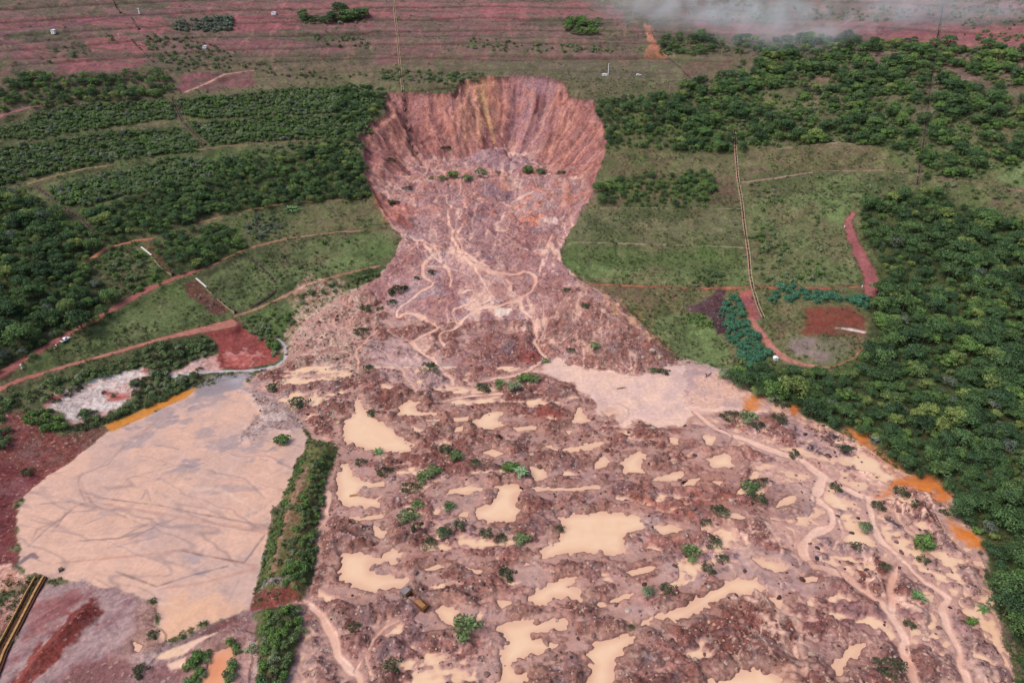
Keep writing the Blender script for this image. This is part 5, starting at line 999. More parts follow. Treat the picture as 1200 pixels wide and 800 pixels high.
for fam, L_ in byfam.items():
    L_.sort(key=lambda p: -(SIZE[p[0]] * p[4] / depth(p[1], p[2], p[3])) - (0 if not onscreen(p[1], p[2], p[3]) else 10))
    reps = {}
    for p in L_[:300]:
        lab = where_label(p).replace(' on the right forest', ' in the right forest')
        r = put_plant(p[0], p[1], p[2], p[3], p[4], lab, group=('forest trees ' if fam == 'tree' else 'shrubs ') + p[5])
    if len(L_) > 300:
        kds = sorted(set(p[0] for p in L_[300:])); src = []; base = {}
        for kd in kds:
            base[kd] = (len(src), len(KIND[kd]))
            for cm, tm in KIND[kd]:
                o_ = next((o for o in COL.objects if o.data is cm), None)
                if o_ is None:
                    p = next(p for p in L_[300:] if p[0] == kd); q = put_plant(kd, p[1], p[2], p[3], p[4], LOOK[kd] + ' ' + p[5], group='shrubs ' + p[5]); L_.remove(p)
                    ch = [c for c in q.children if c.name.startswith(('crown', 'foliage'))][0]; ch.data = cm; o_ = ch
                src.append(o_)
        rest = L_[300:]
        stuff_instances('woodland' if fam == 'tree' else 'scrub', 'the remaining broadleaf trees of the woods' if fam == 'tree' else 'the remaining small shrubs of the slopes', src,
                        [(p[1], p[2], p[3]) for p in rest], [RS.uniform(0, 6.28) for p in rest], [p[4] for p in rest], [base[p[0]][0] + RS.randint(base[p[0]][1]) for p in rest])
    print('PLANTS', fam, len(L_))
# ================================================================== single bushes on the slide and the debris field
def P1(tile, u, v, dz=0.0):
    q = unproj(T(tile, '%g,%g' % (u, v)), dz)[0]; return q[0], q[1], float(sample(q[0], q[1])[0]), q[2]
BUSH = [  # tile, u, v, width in tile units, kind, label
 ('B', 315, 632, 22, 'shrub', 'small dark bush at the left end of the green row across the scar'), ('B', 352, 636, 34, 'shrub', 'leafy bush second from the left in the green row across the scar'), ('B', 392, 626, 44, 'bright', 'bright low bush in the middle of the green row across the scar'),
 ('B', 440, 636, 36, 'shrub', 'dark bush right of the bright one in the green row across the scar'), ('B', 488, 620, 44, 'shrub', 'dark bush at the right end of the green row across the scar'), ('B', 555, 610, 26, 'dusty', 'small dusty bush alone in the gap of the green row across the scar'),
 ('B', 655, 612, 46, 'bright', 'left half of the grassy green tuft at the right of the scar floor'), ('B', 700, 612, 40, 'shrub', 'right half of the grassy green tuft at the right of the scar floor'), ('B', 776, 612, 34, 'dusty', 'dark bush at the foot of the right scar wall'),
 ('B', 368, 528, 42, 'dusty', 'dark shrub high at the foot of the left head scarp'), ('B', 170, 570, 44, 'dusty', 'dark flattened bush low on the left scar wall'), ('B', 232, 666, 36, 'dusty', 'small dark bush at the left edge of the scar floor'), ('B', 175, 715, 30, 'dusty', 'olive bush at the left scar rim above the notch'),
 ('E', 188, 118, 40, 'dusty', 'olive bush on the red notch of the left rim'), ('E', 200, 430, 64, 'dusty', 'wide olive bush on the mauve tongue left of the streams'), ('E', 178, 470, 44, 'dusty', 'half buried olive bush just below the wide one on the tongue'), ('E', 85, 492, 46, 'dusty', 'olive bush at the left edge of the tongue'),
 ('E', 70, 570, 48, 'dusty', 'yellowish olive bush among pale rubble left of the tongue'), ('E', 135, 488, 26, 'dusty', 'tiny olive bush between two bushes on the tongue'), ('E', 318, 360, 30, 'dusty', 'small dark bush inside the upper stream loop'), ('E', 266, 380, 24, 'dusty', 'tiny dark bush beside the left upper stream'),
 ('E', 798, 424, 34, 'dusty', 'small dark bush high on the right bulge'), ('E', 858, 480, 34, 'dusty', 'dark bush in the middle of the right bulge'), ('E', 888, 628, 42, 'shrub', 'round olive green bush low on the right bulge'), ('E', 808, 638, 34, 'dusty', 'flat olive bush left of the round one on the right bulge'),
 ('E', 1135, 712, 40, 'dusty', 'sparse upright bush on the pale mud shore'), ('E', 1100, 712, 34, 'shrub', 'sparse grey twigged bush beside the mud flat'), ('E', 310, 702, 60, 'dusty', 'low dark bush in the grey washed hollow'), ('E', 95, 702, 44, 'dusty', 'dark bush at the left end of the grey washed hollow'),
 ('H', 500, 172, 52, 'dusty', 'dark low bush at the left end of the long green clump'), ('H', 560, 160, 48, 'shrub', 'leafy bush in the left part of the long green clump'), ('H', 600, 168, 54, 'shrub', 'tallest bush in the middle of the long green clump'), ('H', 645, 145, 62, 'bright', 'bright leafy bush in the right part of the long green clump'), ('H', 682, 142, 40, 'shrub', 'bush at the right end of the long green clump'), ('H', 718, 75, 26, 'shrub', 'small bush at the apex of the pale mud fan'),
 ('H', 108, 258, 40, 'dusty', 'dark bush right of the pointed pool'), ('H', 370, 388, 56, 'dusty', 'olive bush on the ridge below the second pool'), ('H', 402, 412, 52, 'shrub', 'dark green bush on the slope of the ridge below the second pool'), ('H', 70, 430, 44, 'dusty', 'olive scrub left on the brown ridge'), ('H', 152, 466, 52, 'dusty', 'olive scrub in the middle of the brown ridge'),
 ('H', 320, 468, 62, 'shrub', 'green bush at the upper end of the slanting green bank'), ('H', 290, 492, 60, 'shrub', 'green bush halfway down the slanting green bank'), ('H', 245, 525, 66, 'dusty', 'dark bush at the lower end of the slanting green bank'), ('H', 470, 436, 44, 'dusty', 'olive bush left of the spiky pale bush'),
 ('H', 590, 455, 60, 'bright', 'dark bright green bush at the left of the spiky clump'), ('H', 270, 590, 50, 'shrub', 'green bush at the top of the steep bank below the ridge'), ('H', 230, 628, 66, 'shrub', 'large green bush low on the steep bank below the ridge'), ('H', 268, 660, 50, 'dusty', 'dark bush at the foot of the steep bank'),
 ('H', 382, 592, 46, 'shrub', 'round bush beside the small pale pool'), ('H', 415, 655, 56, 'dusty', 'olive bush at the right of the scrubby hollow'), ('H', 360, 690, 60, 'shrub', 'green bush in the middle of the scrubby hollow'), ('H', 310, 722, 60, 'dusty', 'dark bush at the left foot of the scrubby hollow'), ('H', 510, 685, 52, 'dusty', 'olive bush at the left of the low scrub line'), ('H', 560, 700, 48, 'dusty', 'olive bush in the middle of the low scrub line'), ('H', 632, 706, 58, 'shrub', 'round dark green bush at the right end of the low scrub line'), ('H', 770, 662, 32, 'dusty', 'small olive weed at the left shore of the largest pool'),
 ('K', 443, 630, 100, 'shrub', 'large round green bush standing alone near the bottom'), ('K', 582, 430, 60, 'dusty', 'flat olive bush on grey rubble right of the hook shaped pool'), ('K', 180, 752, 70, 'dusty', 'dark bush near the lower left stream bend'), ('K', 1078, 492, 50, 'shrub', 'spiky green bush left of the pair near the wide pool'), ('K', 1150, 480, 56, 'dusty', 'dark bush right of the pair near the wide pool'), ('K', 1020, 612, 30, 'dusty', 'small weed at the upper shore of the lower pool'), ('K', 45, 610, 44, 'dusty', 'olive bush beside the narrow runnel at the left'),
 ('I', 232, 530, 70, 'shrub', 'big green bush on the right of the red mound'), ('I', 270, 562, 60, 'dusty', 'dark bush merging with the big one on the red mound'), ('I', 278, 500, 44, 'dusty', 'dark bush above the big one on the red mound'), ('I', 130, 610, 66, 'dusty', 'dark bush below the white crusted strip'), ('I', 82, 640, 50, 'dusty', 'olive bush below the dark one at the crusted strip'),
 ('I', 145, 128, 56, 'shrub', 'green bush at the end of the dead branches by the mud flat'), ('I', 318, 206, 60, 'shrub', 'dark green bush by the orange seep above the debris'), ('I', 350, 228, 50, 'dusty', 'olive bush beside the orange seep above the debris'), ('I', 170, 272, 64, 'dusty', 'olive bush at the left end of the scrubby island'), ('I', 235, 282, 66, 'shrub', 'dense bush in the middle of the scrubby island'), ('I', 268, 305, 54, 'dusty', 'dark bush low on the scrubby island'), ('I', 340, 278, 56, 'dusty', 'olive bush at the right end of the scrubby island'), ('I', 395, 405, 46, 'dusty', 'yellow green bush beside the wide mud stream'),
 ('I', 685, 350, 50, 'grey', 'pale grey green bush between two orange seeps'), ('I', 770, 535, 56, 'dusty', 'olive bush just below the large orange pool'), ('I', 690, 585, 50, 'dusty', 'dark bush between two branching streams'), ('I', 640, 668, 54, 'shrub', 'green bush standing left of the middle stream'), ('I', 848, 728, 84, 'bright', 'vivid green creeper patch in the right debris'), ('I', 820, 575, 40, 'dusty', 'small yellowish bush right of the olive one by the orange pool'), ('I', 920, 604, 34, 'dusty', 'lone small bush on pale orange mud'), ('I', 540, 520, 48, 'dusty', 'tan dry bush inside the stream fork'), ('I', 620, 725, 46, 'dusty', 'dull bush lower left of the middle stream'), ('I', 575, 385, 44, 'dusty', 'dark bush on the black woody soil'),
 ('L', 35, 362, 76, 'shrub', 'dark green bush by the shore of the wide pool'), ('L', 110, 322, 70, 'dusty', 'dark tangled bush above the wide pool'), ('L', 140, 372, 46, 'dusty', 'small bush under the tangled one above the wide pool'), ('L', 92, 408, 56, 'dusty', 'dark bush on the tip of the red mound'), ('L', 850, 376, 46, 'dusty', 'olive bush below the vivid green patch'), ('L', 1015, 594, 40, 'bright', 'small yellow green bush near the right stream'), ('L', 740, 760, 90, 'dusty', 'wide dusty bush at the bottom beside the main stream'), ('L', 800, 602, 44, 'dusty', 'grey green weed between the two lower streams'), ('L', 715, 400, 44, 'dusty', 'dark bush where the streams split'),
 ('G', 960, 170, 50, 'dusty', 'olive bush on the pale rubble beside the basin'), ('G', 1050, 228, 66, 'dusty', 'dark bush on the rubble right of the basin head'), ('G', 992, 362, 60, 'bright', 'flat green bush on the basin shore rubble'), ('G', 92, 466, 44, 'dusty', 'small dark bush on the left maroon bank'), ('J', 535, 640, 44, 'dusty', 'green bush at the corner of the bottom basin'), ('J', 490, 770, 60, 'dusty', 'scrubby bush near the bottom edge'), ('J', 880, 690, 40, 'shrub', 'small green bush left of the lower berm'),
 ('D', 700, 700, 26, 'dusty', 'tiny maroon brown bush beside the pale drain')]
BW = dict(shrub=4.9, bright=4.9, dusty=4.8, grey=5.2)
for t_, u, v, wd, kd, lab in BUSH:
    x, y, z, d = P1(t_, u, v); s = (wd / 3) * d / F / BW[kd] * 1.12; s = max(s, .22)
    put_plant(kd, x, y + s * .5, z - .1, s, lab, 'single bushes on the slide debris', sz=(s * RS.uniform(1, 1.25), s, s * RS.uniform(.7, .95)), rz=RS.uniform(-.3, .3), name='bush', cat='bush')
# broad-leaved clumps (banana like) with long arching fronds
def frond_mesh(seed, n=12, L=2.6, wdt=.55):
    r = random.Random(seed); m = MB()
    for i in range(n):
        a = i * 2.39996; el = r.uniform(.5, 1.25); LL = L * r.uniform(.7, 1.1); w0 = wdt * r.uniform(.7, 1.1); segs = 5; pv = []
        for k in range(segs + 1):
            f = k / segs; rr = LL * f * math.cos(el) * (1 + .3 * f); zz = LL * (f * math.sin(el) - .55 * f * f); ww = w0 * math.sin(math.pi * min(1, f * .9 + .08)) * .5
            cx, cy = math.cos(a), math.sin(a); pv += [(rr * cx - ww * cy, rr * cy + ww * cx, zz - .06), (rr * cx, rr * cy, zz + .04), (rr * cx + ww * cy, rr * cy - ww * cx, zz - .06)]
        m.add(pv, [(k * 3 + j, k * 3 + j + 1, (k + 1) * 3 + j + 1, (k + 1) * 3 + j) for k in range(segs) for j in (0, 1)])
    me = m.mesh('frond'); return me
M_FROND = plain_mat('frond', (.10, .19, .055), .5, .4, .3, .6); M_FRONDP = plain_mat('pale_frond', (.16, .26, .12), .5, .4, .3, .5)
for t_, u, v, wd, mt, lab in (('H', 632, 462, 62, M_FRONDP, 'spiky pale leaved clump beside a small pool in mid debris'), ('L', 822, 495, 64, M_FROND, 'palm like clump left of the right hand stream'), ('L', 1060, 542, 48, M_FROND, 'yellow green palm like clump in the far right debris'), ('H', 130, 388, 46, M_FROND, 'small spiky tuft under the pointed pool'), ('D', 1025, 140, 60, M_FROND, 'bright leafy clump on the grass beside the upper track'), ('H', 610, 440, 50, M_FROND, 'green fronded clump just above the spiky pale one')):
    x, y, z, d = P1(t_, u, v); s = (wd / 3) * d / F / 4.6
    r = obj('leafy_clump', None, loc=(x, y, z), rz=RS.uniform(0, 6), sc_=(s, s, s), label=lab, cat='plant', group='fronded clumps')
    st = MB(); st.tube([(0, 0, -.5), (0, 0, .35)], [.22, .15], 8); obj('stem', st.mesh('stem'), M_BARK, r)
    for k in range(3):
        q = obj('frond', frond_mesh(int(u) + k * 9, 9), mt, r); q.location = (RS.uniform(-.5, .5), RS.uniform(-.5, .5), .1 * k)
# ================================================================== boulders and rubble
def rock_mesh(seed):
    r = np.random.RandomState(seed); bm = bmesh.new(); bmesh.ops.create_icosphere(bm, subdivisions=2, radius=.5)
    ax = r.normal(size=(7, 3)); ax /= np.linalg.norm(ax, axis=1, keepdims=True); lim = r.uniform(.28, .44, 7); sc3 = (r.uniform(.8, 1.3), r.uniform(.7, 1.0), r.uniform(.5, .8))
    for v in bm.verts:
        p = np.array(v.co)
        for a, l in zip(ax, lim):
            t = p @ a
            if t > l: p = p - a * (t - l)
        v.co = Vector(p * sc3 + r.normal(size=3) * .012)
    me = bpy.data.meshes.new('boulder'); bm.to_mesh(me); bm.free(); return me
def rock_mat(nm, cols):
    m = leaf_mat(nm, cols, .9, .2); nt = m.node_tree; b = nt.nodes['Principled BSDF']; oi = next(n for n in nt.nodes if n.type == 'VALTORGB')
    tcn = nt.nodes.new('ShaderNodeTexCoord'); n = noise(nt, tcn.outputs['Object'], .35, 4, .65); f = mrange(nt, n.outputs[0], .3, .7, .7, 1.2); cc = nd(nt, 'ShaderNodeCombineColor'); [nt.links.new(f, cc.inputs[i]) for i in range(3)]
    nt.links.new(mixc(nt, 1.0, oi.outputs[0], cc.outputs[0], 'MULTIPLY'), b.inputs['Base Color']); return m
M_RP = rock_mat('pale_stone', [(0, tuple(C(232, 208, 190))), (.5, tuple(C(214, 184, 168))), (1, tuple(C(236, 216, 176)))]); M_RM = rock_mat('mauve_stone', [(0, tuple(C(140, 102, 96))), (.5, tuple(C(168, 132, 124))), (.9, tuple(C(112, 72, 64)))]); M_RD = rock_mat('dark_stone', [(0, tuple(C(80, 66, 74))), (1, tuple(C(104, 86, 84)))])
RK = {k: [rock_mesh(900 + i * 3 + j * 31) for i in range(5)] for j, k in enumerate('PMD')}
for k, mt in zip('PMD', (M_RP, M_RM, M_RD)):
    for me in RK[k]: me.materials.append(mt)
ROCKS = []
for t_, s, n, mixk, s0, s1, where in (('P', '335,405 350,385 372,365 400,350 425,375 430,420 418,470 385,500 350,500 325,470 305,440 333,425', 900, 'PPPM', .5, 2.5, 'in the pale rubble left of the slide tongue'),
    ('P', '690,345 730,350 790,410 800,425 790,440 700,430 670,415 665,380', 330, 'PPM', .4, 1.5, 'on the stony bulge right of the streams'), ('P', '285,440 330,480 355,505 340,515 300,490 280,470 275,450', 150, 'PPMD', .5, 1.6, 'in the rubble lobe at the head of the tailings basin'),
    ('P', '640,335 690,345 670,430 600,425 560,410 620,380', 130, 'MMP', .4, 1.3, 'on the mauve tongue beside the main stream'), ('P', '365,520 420,520 440,620 430,760 360,700 385,570', 170, 'PMMD', .4, 1.4, 'on the debris beside the berm'),
    ('P', '440,470 900,500 930,620 930,790 400,790 420,620', 700, 'PMMMM', .35, 3.0, 'scattered over the debris field'), ('P', '900,480 1040,540 1150,680 1180,790 950,790 930,620', 460, 'PMMMD', .35, 2.6, 'in the woody debris along the right side'),
    ('P', '960,490 1010,520 1020,560 990,545 955,510', 90, 'DDD', .6, 2.0, 'in the black debris heap near the forest'), ('P', '440,180 690,180 660,300 480,300', 160, 'MMPD', .5, 1.6, 'on the slide bed inside the scar'), ('P', '1040,570 1130,640 1160,700 1100,690 1050,640', 90, 'DMP', .5, 1.4, 'in the woody debris along the right side')):
    P = U(t_, s); pts = scatter(P, math.sqrt(max(1.0, abs(sum(P[i, 0] * P[(i + 1) % len(P), 1] - P[(i + 1) % len(P), 0] * P[i, 1] for i in range(len(P))))) / 2 / n / .87))
    for x, y in pts:
        ri = min(NR - 1, np.searchsorted(RY, y)); ci = min(NCC - 1, np.searchsorted(TC, x / halfw(y)))
        if CNAMES[CLS[ri, ci]] in ('tailings_flat', 'muddy_stream', 'dirt_road', 'hillside') and RS.rand() < .93: continue
        if any(x > P_[:, 0].min() and x < P_[:, 0].max() and y > P_[:, 1].min() and y < P_[:, 1].max() and inside(np.array([x]), np.array([y]), P_)[0] for P_, _, _ in POOLS): continue
        sz = s0 + (s1 - s0) * RS.rand() ** 3.6
        ROCKS.append((mixk[RS.randint(len(mixk))], x, y, float(sample(x, y)[0]) - .1 * sz, sz, where))
for t_, u, v, wd in (('D', 1180, 690, 22), ('D', 1165, 640, 16), ('D', 1185, 735, 24), ('D', 1090, 590, 18), ('D', 1120, 640, 14), ('G', 1170, 130, 24), ('G', 1185, 160, 22), ('G', 1190, 285, 26), ('G', 1165, 95, 18), ('G', 1175, 415, 18), ('E', 10, 690, 20), ('E', 85, 553, 16), ('E', 1095, 632, 40), ('E', 1120, 655, 44), ('E', 1060, 655, 30), ('E', 760, 525, 14), ('E', 1200, 680, 26)):
    x, y, z, d = P1(t_, u, v); ROCKS.append(('P', x, y, z, wd / 3 * d / F * .6, 'and largest of its rubble patch'))
ROCKS.sort(key=lambda p: -p[4] / depth(p[1], p[2], p[3])); RN = dict(P='pale cream boulder', M='mauve brown boulder', D='blackish boulder')
for k, x, y, z, s, wh in ROCKS[:300]:
    o = obj('boulder', RK[k][RS.randint(5)], loc=(x, y, z), rz=RS.uniform(0, 6), sc_=(s, s, s), label=RN[k] + ' ' + wh, cat='boulder', group='boulders ' + wh)
rest = ROCKS[300:]; srcs = []; bs = {}
for k in 'PMD':
    bs[k] = len(srcs)
    for me in RK[k]:
        o_ = next((o for o in COL.objects if o.data is me), None)
        if o_: srcs.append(o_)
cnt = {k: (len(srcs) if i == 2 else bs['PMD'[i + 1]]) - bs[k] for i, k in enumerate('PMD')}
stuff_instances('loose_stones', 'small loose stones strewn over the debris', srcs, [(p[1], p[2], p[3]) for p in rest], [RS.uniform(0, 6.28) for p in rest], [p[4] for p in rest], [bs[p[0]] + RS.randint(max(1, cnt[p[0]])) for p in rest])
# ---- clods of earth everywhere on the rubble
N_ = 60000; rr_ = RS.randint(0, NR, N_ * 6); cc_ = RS.randint(0, NCC, N_ * 6); xx = GX[rr_, cc_]; yy = GY[rr_, cc_]
kk = (yy > 118) & (yy < 600) & (np.abs(xx) < halfw(yy) * 1.02) & (RS.rand(N_ * 6) < (RUB[rr_, cc_] - .45) * 2.4 * ss(-.5, .4, NF[rr_, cc_] + N10[rr_, cc_])) & (PSD[rr_, cc_] > 1) & np.isin(CLS[rr_, cc_], [CNAMES.index(n) for n in ('debris_field', 'slide_bed', 'bare_slope') if n in CNAMES])
rr_, cc_ = rr_[kk][:26000], cc_[kk][:26000]; CP = np.stack([GX[rr_, cc_], GY[rr_, cc_], Z[rr_, cc_] - .05], -1)
CS = .35 + 1.0 * RS.rand(len(CP)) ** 4; CK = RS.choice([1, 1, 1, 1, 1, 1, 0, 0, 2], len(CP)); csr = []; cbase = []
for k in 'PMD': cbase.append(len(csr)); csr += [next(o for o in COL.objects if o.data is me) for me in RK[k] if any(o.data is me for o in COL.objects)]
cbase.append(len(csr)); stuff_instances('earth_clods', 'clods and small rubble covering the debris', csr, CP, RS.uniform(0, 6.28, len(CP)), CS, [cbase[k] + RS.randint(max(1, cbase[k + 1] - cbase[k])) for k in CK])
print('CLODS', len(CP))
# ---- dead logs and branches in the debris
M_LOG = plain_mat('dead_wood', tuple(C(176, 150, 132)), .85, .2, .3, .4); M_LOGD = plain_mat('dark_wood', tuple(C(96, 78, 76)), .85, .2, .3, .4)
for i, (t_, u, v, a, L_, mt, lab) in enumerate((('I', 725, 265, 1.1, 9, M_LOG, 'pale fallen tree leaning at the forest edge'), ('I', 82, 120, 1.3, 4, M_LOGD, 'dark dead branch sticking out of the mud flat at the left'), ('I', 95, 118, .8, 4.5, M_LOGD, 'dark dead branch right beside the leftmost one in the mud flat'), ('H', 985, 165, .2, 5, M_LOGD, 'brown drift log lying in the pale mud flat'),
      ('I', 490, 395, -.9, 6, M_LOGD, 'dark log in the black woody heap'), ('I', 610, 425, -.4, 5, M_LOGD, 'dark log right of the black woody heap'), ('I', 745, 640, -.8, 7, M_LOGD, 'long dark log between two stream branches'), ('L', 735, 235, -.9, 6, M_LOGD, 'dark log lower left of the orange pool'), ('I', 800, 640, .5, 4, M_LOG, 'short pale log in the right debris'), ('I', 880, 690, -.7, 5, M_LOGD, 'dark log above the vivid green patch'), ('I', 315, 165, -.5, 5, M_LOG, 'pale stick beside the dark green bush at the seep'), ('L', 830, 610, -1.1, 5, M_LOG, 'pale stick beside the lower right stream'))):
    x, y, z, d = P1(t_, u, v); m = MB(); r = random.Random(i); m.tube([(-L_ / 2, 0, .1), (-L_ * .1, r.uniform(-.2, .2), .35), (L_ / 2, r.uniform(-.3, .3), .3)], [.28, .22, .1], 7)
    for k in range(4): f = r.uniform(-.3, .45) * L_; s_ = r.choice((-1, 1)); m.tube([(f, 0, .3), (f + r.uniform(.3, .9), s_ * r.uniform(.6, 1.4), r.uniform(.5, 1.1))], [.1, .03], 5)
    obj('log', m.mesh('log'), mt, loc=(x, y, z), rz=a, label=lab, cat='log')
# ================================================================== drainage channels
M_CONC = plain_mat('old_concrete', tuple(C(170, 154, 116)), .85, .2, .25, 2.5); M_CONCD = plain_mat('dark_concrete', tuple(C(104, 90, 80)), .9, .2, .3, 2.5); M_CONCP = plain_mat('pink_stained_concrete', tuple(C(184, 140, 128)), .9, .2, .3, 2.5); M_FLOORD = plain_mat('dark_channel_floor', tuple(C(70, 50, 46)), .8, .3, .3, 2)
def densify(P, st=3.0):
    out = []
    for i in range(len(P) - 1):
        n = max(1, int(math.hypot(*(P[i + 1][:2] - P[i][:2])) / st))
        for k in range(n): out.append(P[i][:2] * (1 - k / n) + P[i + 1][:2] * k / n)
    out.append(P[-1][:2]); return np.array(out)
def sweep(Q, off0, off1, z0, z1, Zc, step=False):
    """box profile along a ground line, from lateral off0..off1 and heights z0..z1 above the ground"""
    m = MB(); n = len(Q); D = np.gradient(Q, axis=0); D /= np.linalg.norm(D, axis=1, keepdims=True); Nn = np.stack([-D[:, 1], D[:, 0]], -1); v = []
    for i in range(n):
        for o_, h in ((off0, z0), (off1, z0), (off1, z1), (off0, z1)): v.append((Q[i, 0] + Nn[i, 0] * o_, Q[i, 1] + Nn[i, 1] * o_, Zc[i] + h))
    f = [(0, 1, 2, 3), tuple((n - 1) * 4 + k for k in (3, 2, 1, 0))]
    for i in range(n - 1):
        for k in range(4): f.append((i * 4 + k, i * 4 + (k + 1) % 4, (i + 1) * 4 + (k + 1) % 4, (i + 1) * 4 + k))
    m.add(v, f); return m
def channel(tile, s, wm, mw1, mw2, mf, label, wallt=.45, up=.45):
    P = U(tile, s); Q_ = densify(P, 3.0)
    zs = sample(Q_[:, 0], Q_[:, 1]); zs = np.convolve(np.pad(zs, 2, mode='edge'), np.ones(5) / 5, 'valid')
    c0 = Q_[len(Q_) // 2]; base = (c0[0], c0[1], float(zs[len(Q_) // 2])); QL = Q_ - c0; ZL = zs - base[2]
    r = obj('drainage_channel', None, loc=base, label=label, cat='drainage channel', group='stepped drainage channels')
    obj('side_wall', sweep(QL, wm / 2, wm / 2 + wallt, -1.2, up, ZL).mesh('side_wall'), mw1, r); obj('side_wall', sweep(QL, -wm / 2 - wallt, -wm / 2, -1.2, up, ZL).mesh('side_wall'), mw2, r)
    # floor: a flight of low steps
    m = MB(); n = len(QL); D = np.gradient(QL, axis=0); D /= np.linalg.norm(D, axis=1, keepdims=True)
    for i in range(n - 1):
        a, b_ = QL[i], QL[i + 1]; L_ = math.hypot(*(b_ - a)); m.box(((a[0] + b_[0]) / 2, (a[1] + b_[1]) / 2, (ZL[i] + ZL[i + 1]) / 2 - .35), (L_ + .02, wm - .02, 1.0), math.atan2(b_[1] - a[1], b_[0] - a[0]))
    obj('step_flight', m.mesh('step_flight'), mf, r); return r
channel('F', '180,-150 186,-80 188,-40 192,10 205,90 212,150 222,230 232,300 238,370 246,412 262,470 283,518', 1.0, M_CONC, M_CONCP, M_FLOORD, 'yellowish stepped drain running down the grass to the round field', .5, .5)
channel('B', '183,-30 187,40 196,120 203,200 210,270 216,325', 1.0, M_CONC, M_CONCP, M_CONCD, 'pale stepped drain coming down to the left end of the head scarp', .5, .5)
channel('C', '921,-30 912,40 900,110 886,190 873,280 864,360 854,440 845,510 832,590 824,650', 1.0, M_CONCD, M_CONCD, M_FLOORD, 'long dark drain crossing the woods on the upper right', .5, .8)
channel('A', '390,-20 408,25 424,48', 1.0, M_CONCD, M_CONCD, M_FLOORD, 'short dark drain above the road at the top left', .4, .4)
channel('A', '460,58 474,82 490,106', 1.0, M_CONCD, M_CONCD, M_FLOORD, 'short dark drain just below the road at the top left', .4, .4)
channel('A', '446,122 480,160 510,190 540,220', 1.0, M_CONCD, M_CONCD, M_FLOORD, 'dark drain between pink soil and scrub at the top left', .4, .4)
channel('A', '600,335 618,380 640,428 680,470 722,512', 1.0, M_CONCD, M_CONCD, M_FLOORD, 'drain cutting through the upper left shrub belts', .5, .8)
channel('A', '120,650 170,690 230,735 290,775 330,815', 1.0, M_CONCD, M_CONCD, M_FLOORD, 'drain slanting past the left forest edge', .5, .7)
channel('D', '536,302 560,330 585,352 608,370', 1.0, M_CONCD, M_CONC, M_FLOORD, 'dark drain between the white slab and the red road', .4, .4)
channel('D', '727,414 760,442 790,470 828,502', 1.0, M_CONCD, M_CONC, M_FLOORD, 'dark drain below the white slab on the grass slope', .4, .4)
channel('D', '860,295 905,325 940,360 975,400 960,430 880,480', .9, M_CONCD, M_CONCD, M_FLOORD, 'overgrown drain bending down the grass panel at left', .35, .3)
channel('B', '1150,200 1175,225 1210,262 1260,300', .9, M_CONCD, M_CONCD, M_FLOORD, 'short dark drain beside the bare triangle', .35, .35)
# broken channel hanging in the scar
M_BROKE = plain_mat('broken_concrete', tuple(C(150, 110, 104)), .9, .2, .3, 1)
r = None
for i, (u, v, a) in enumerate(((218, 350, .1), (222, 385, -.2), (225, 420, .3), (236, 455, -.5), (232, 490, .6), (246, 515, -.3), (262, 535, .9))):
    x, y, z, d = P1('B', u, v); m = MB(); m.box((0, 0, .2), (1.9, 3.4, .5), 0); m.box((-.9, 0, .8), (.3, 3.3, .9)); m.box((.9, 0, .8), (.3, 3.3, .9))
    q = obj('channel_fragment', m.mesh('channel_fragment', .05), M_BROKE if i % 2 else M_CONCD, loc=(x, y, z), rz=a, label=['topmost', 'second', 'third', 'fourth', 'fifth', 'sixth', 'lowest'][i] + ' broken drain segment fallen down the left head scarp', cat='concrete debris', group='broken drain segments'); q.rotation_euler[0] = .5
# white slabs
M_SLAB = plain_mat('white_slab', tuple(C(240, 232, 222)), .7, .3, .08, 1.5)
for (u0, v0, u1, v1, lab) in ((496, 270, 533, 300, 'white concrete slab beside the upper tree clump on the left slope'), (690, 381, 726, 412, 'white concrete slab just below the red road')):
    a = P1('D', u0, v0); b_ = P1('D', u1, v1); L_ = math.dist(a[:3], b_[:3]); m = MB(); m.box((0, 0, 0), (L_, .95, .25)); q = obj('slab', m.mesh('slab', .03), M_SLAB, label=lab, cat='slab')
    v = Vector((b_[0] - a[0], b_[1] - a[1], b_[2] - a[2])); q.location = ((a[0] + b_[0]) / 2, (a[1] + b_[1]) / 2, (a[2] + b_[2]) / 2 + .55); q.rotation_euler = v.to_track_quat('X', 'Z').to_euler()
# rust coloured conduit at the lower left edge: two walls with a dark floor
M_RUST = plain_mat('ochre_stained_concrete', tuple(C(186, 144, 92)), .85, .3, .35, 1.2); M_RUSTD = plain_mat('dark_rust', tuple(C(88, 48, 30)), .8, .3, .3, 1.5)
P = U('J', '-40,800 0,700 40,620 80,545 110,485 140,432 150,428'); P = P[:-1]; Q_ = densify(P, 3); zs = sample(Q_[:, 0], Q_[:, 1]); zs = np.convolve(np.pad(zs, 2, mode='edge'), np.ones(5) / 5, 'valid'); c0 = Q_[len(Q_) // 2]; bz = float(zs[len(Q_) // 2])
cr = obj('spillway', None, loc=(c0[0], c0[1], bz), label='ochre stained concrete spillway with two walls at the left edge', cat='spillway')
obj('side_wall', sweep(Q_ - c0, 1.1, 1.45, -1, 1.3, zs - bz).mesh('side_wall'), M_RUST, cr); obj('side_wall', sweep(Q_ - c0, -1.8, -1.1, -1, 1.1, zs - bz).mesh('side_wall'), M_RUST, cr); obj('channel_floor', sweep(Q_ - c0, -1.09, 1.09, -1, .35, zs - bz).mesh('channel_floor'), M_RUSTD, cr); obj('outer_skirt', sweep(Q_ - c0, -2.6, -1.81, -1, .7, zs - bz).mesh('outer_skirt'), M_RUSTD, cr)
M_YEL = plain_mat('ochre_water', tuple(C(226, 164, 60)), .4, .4, .15, 2)
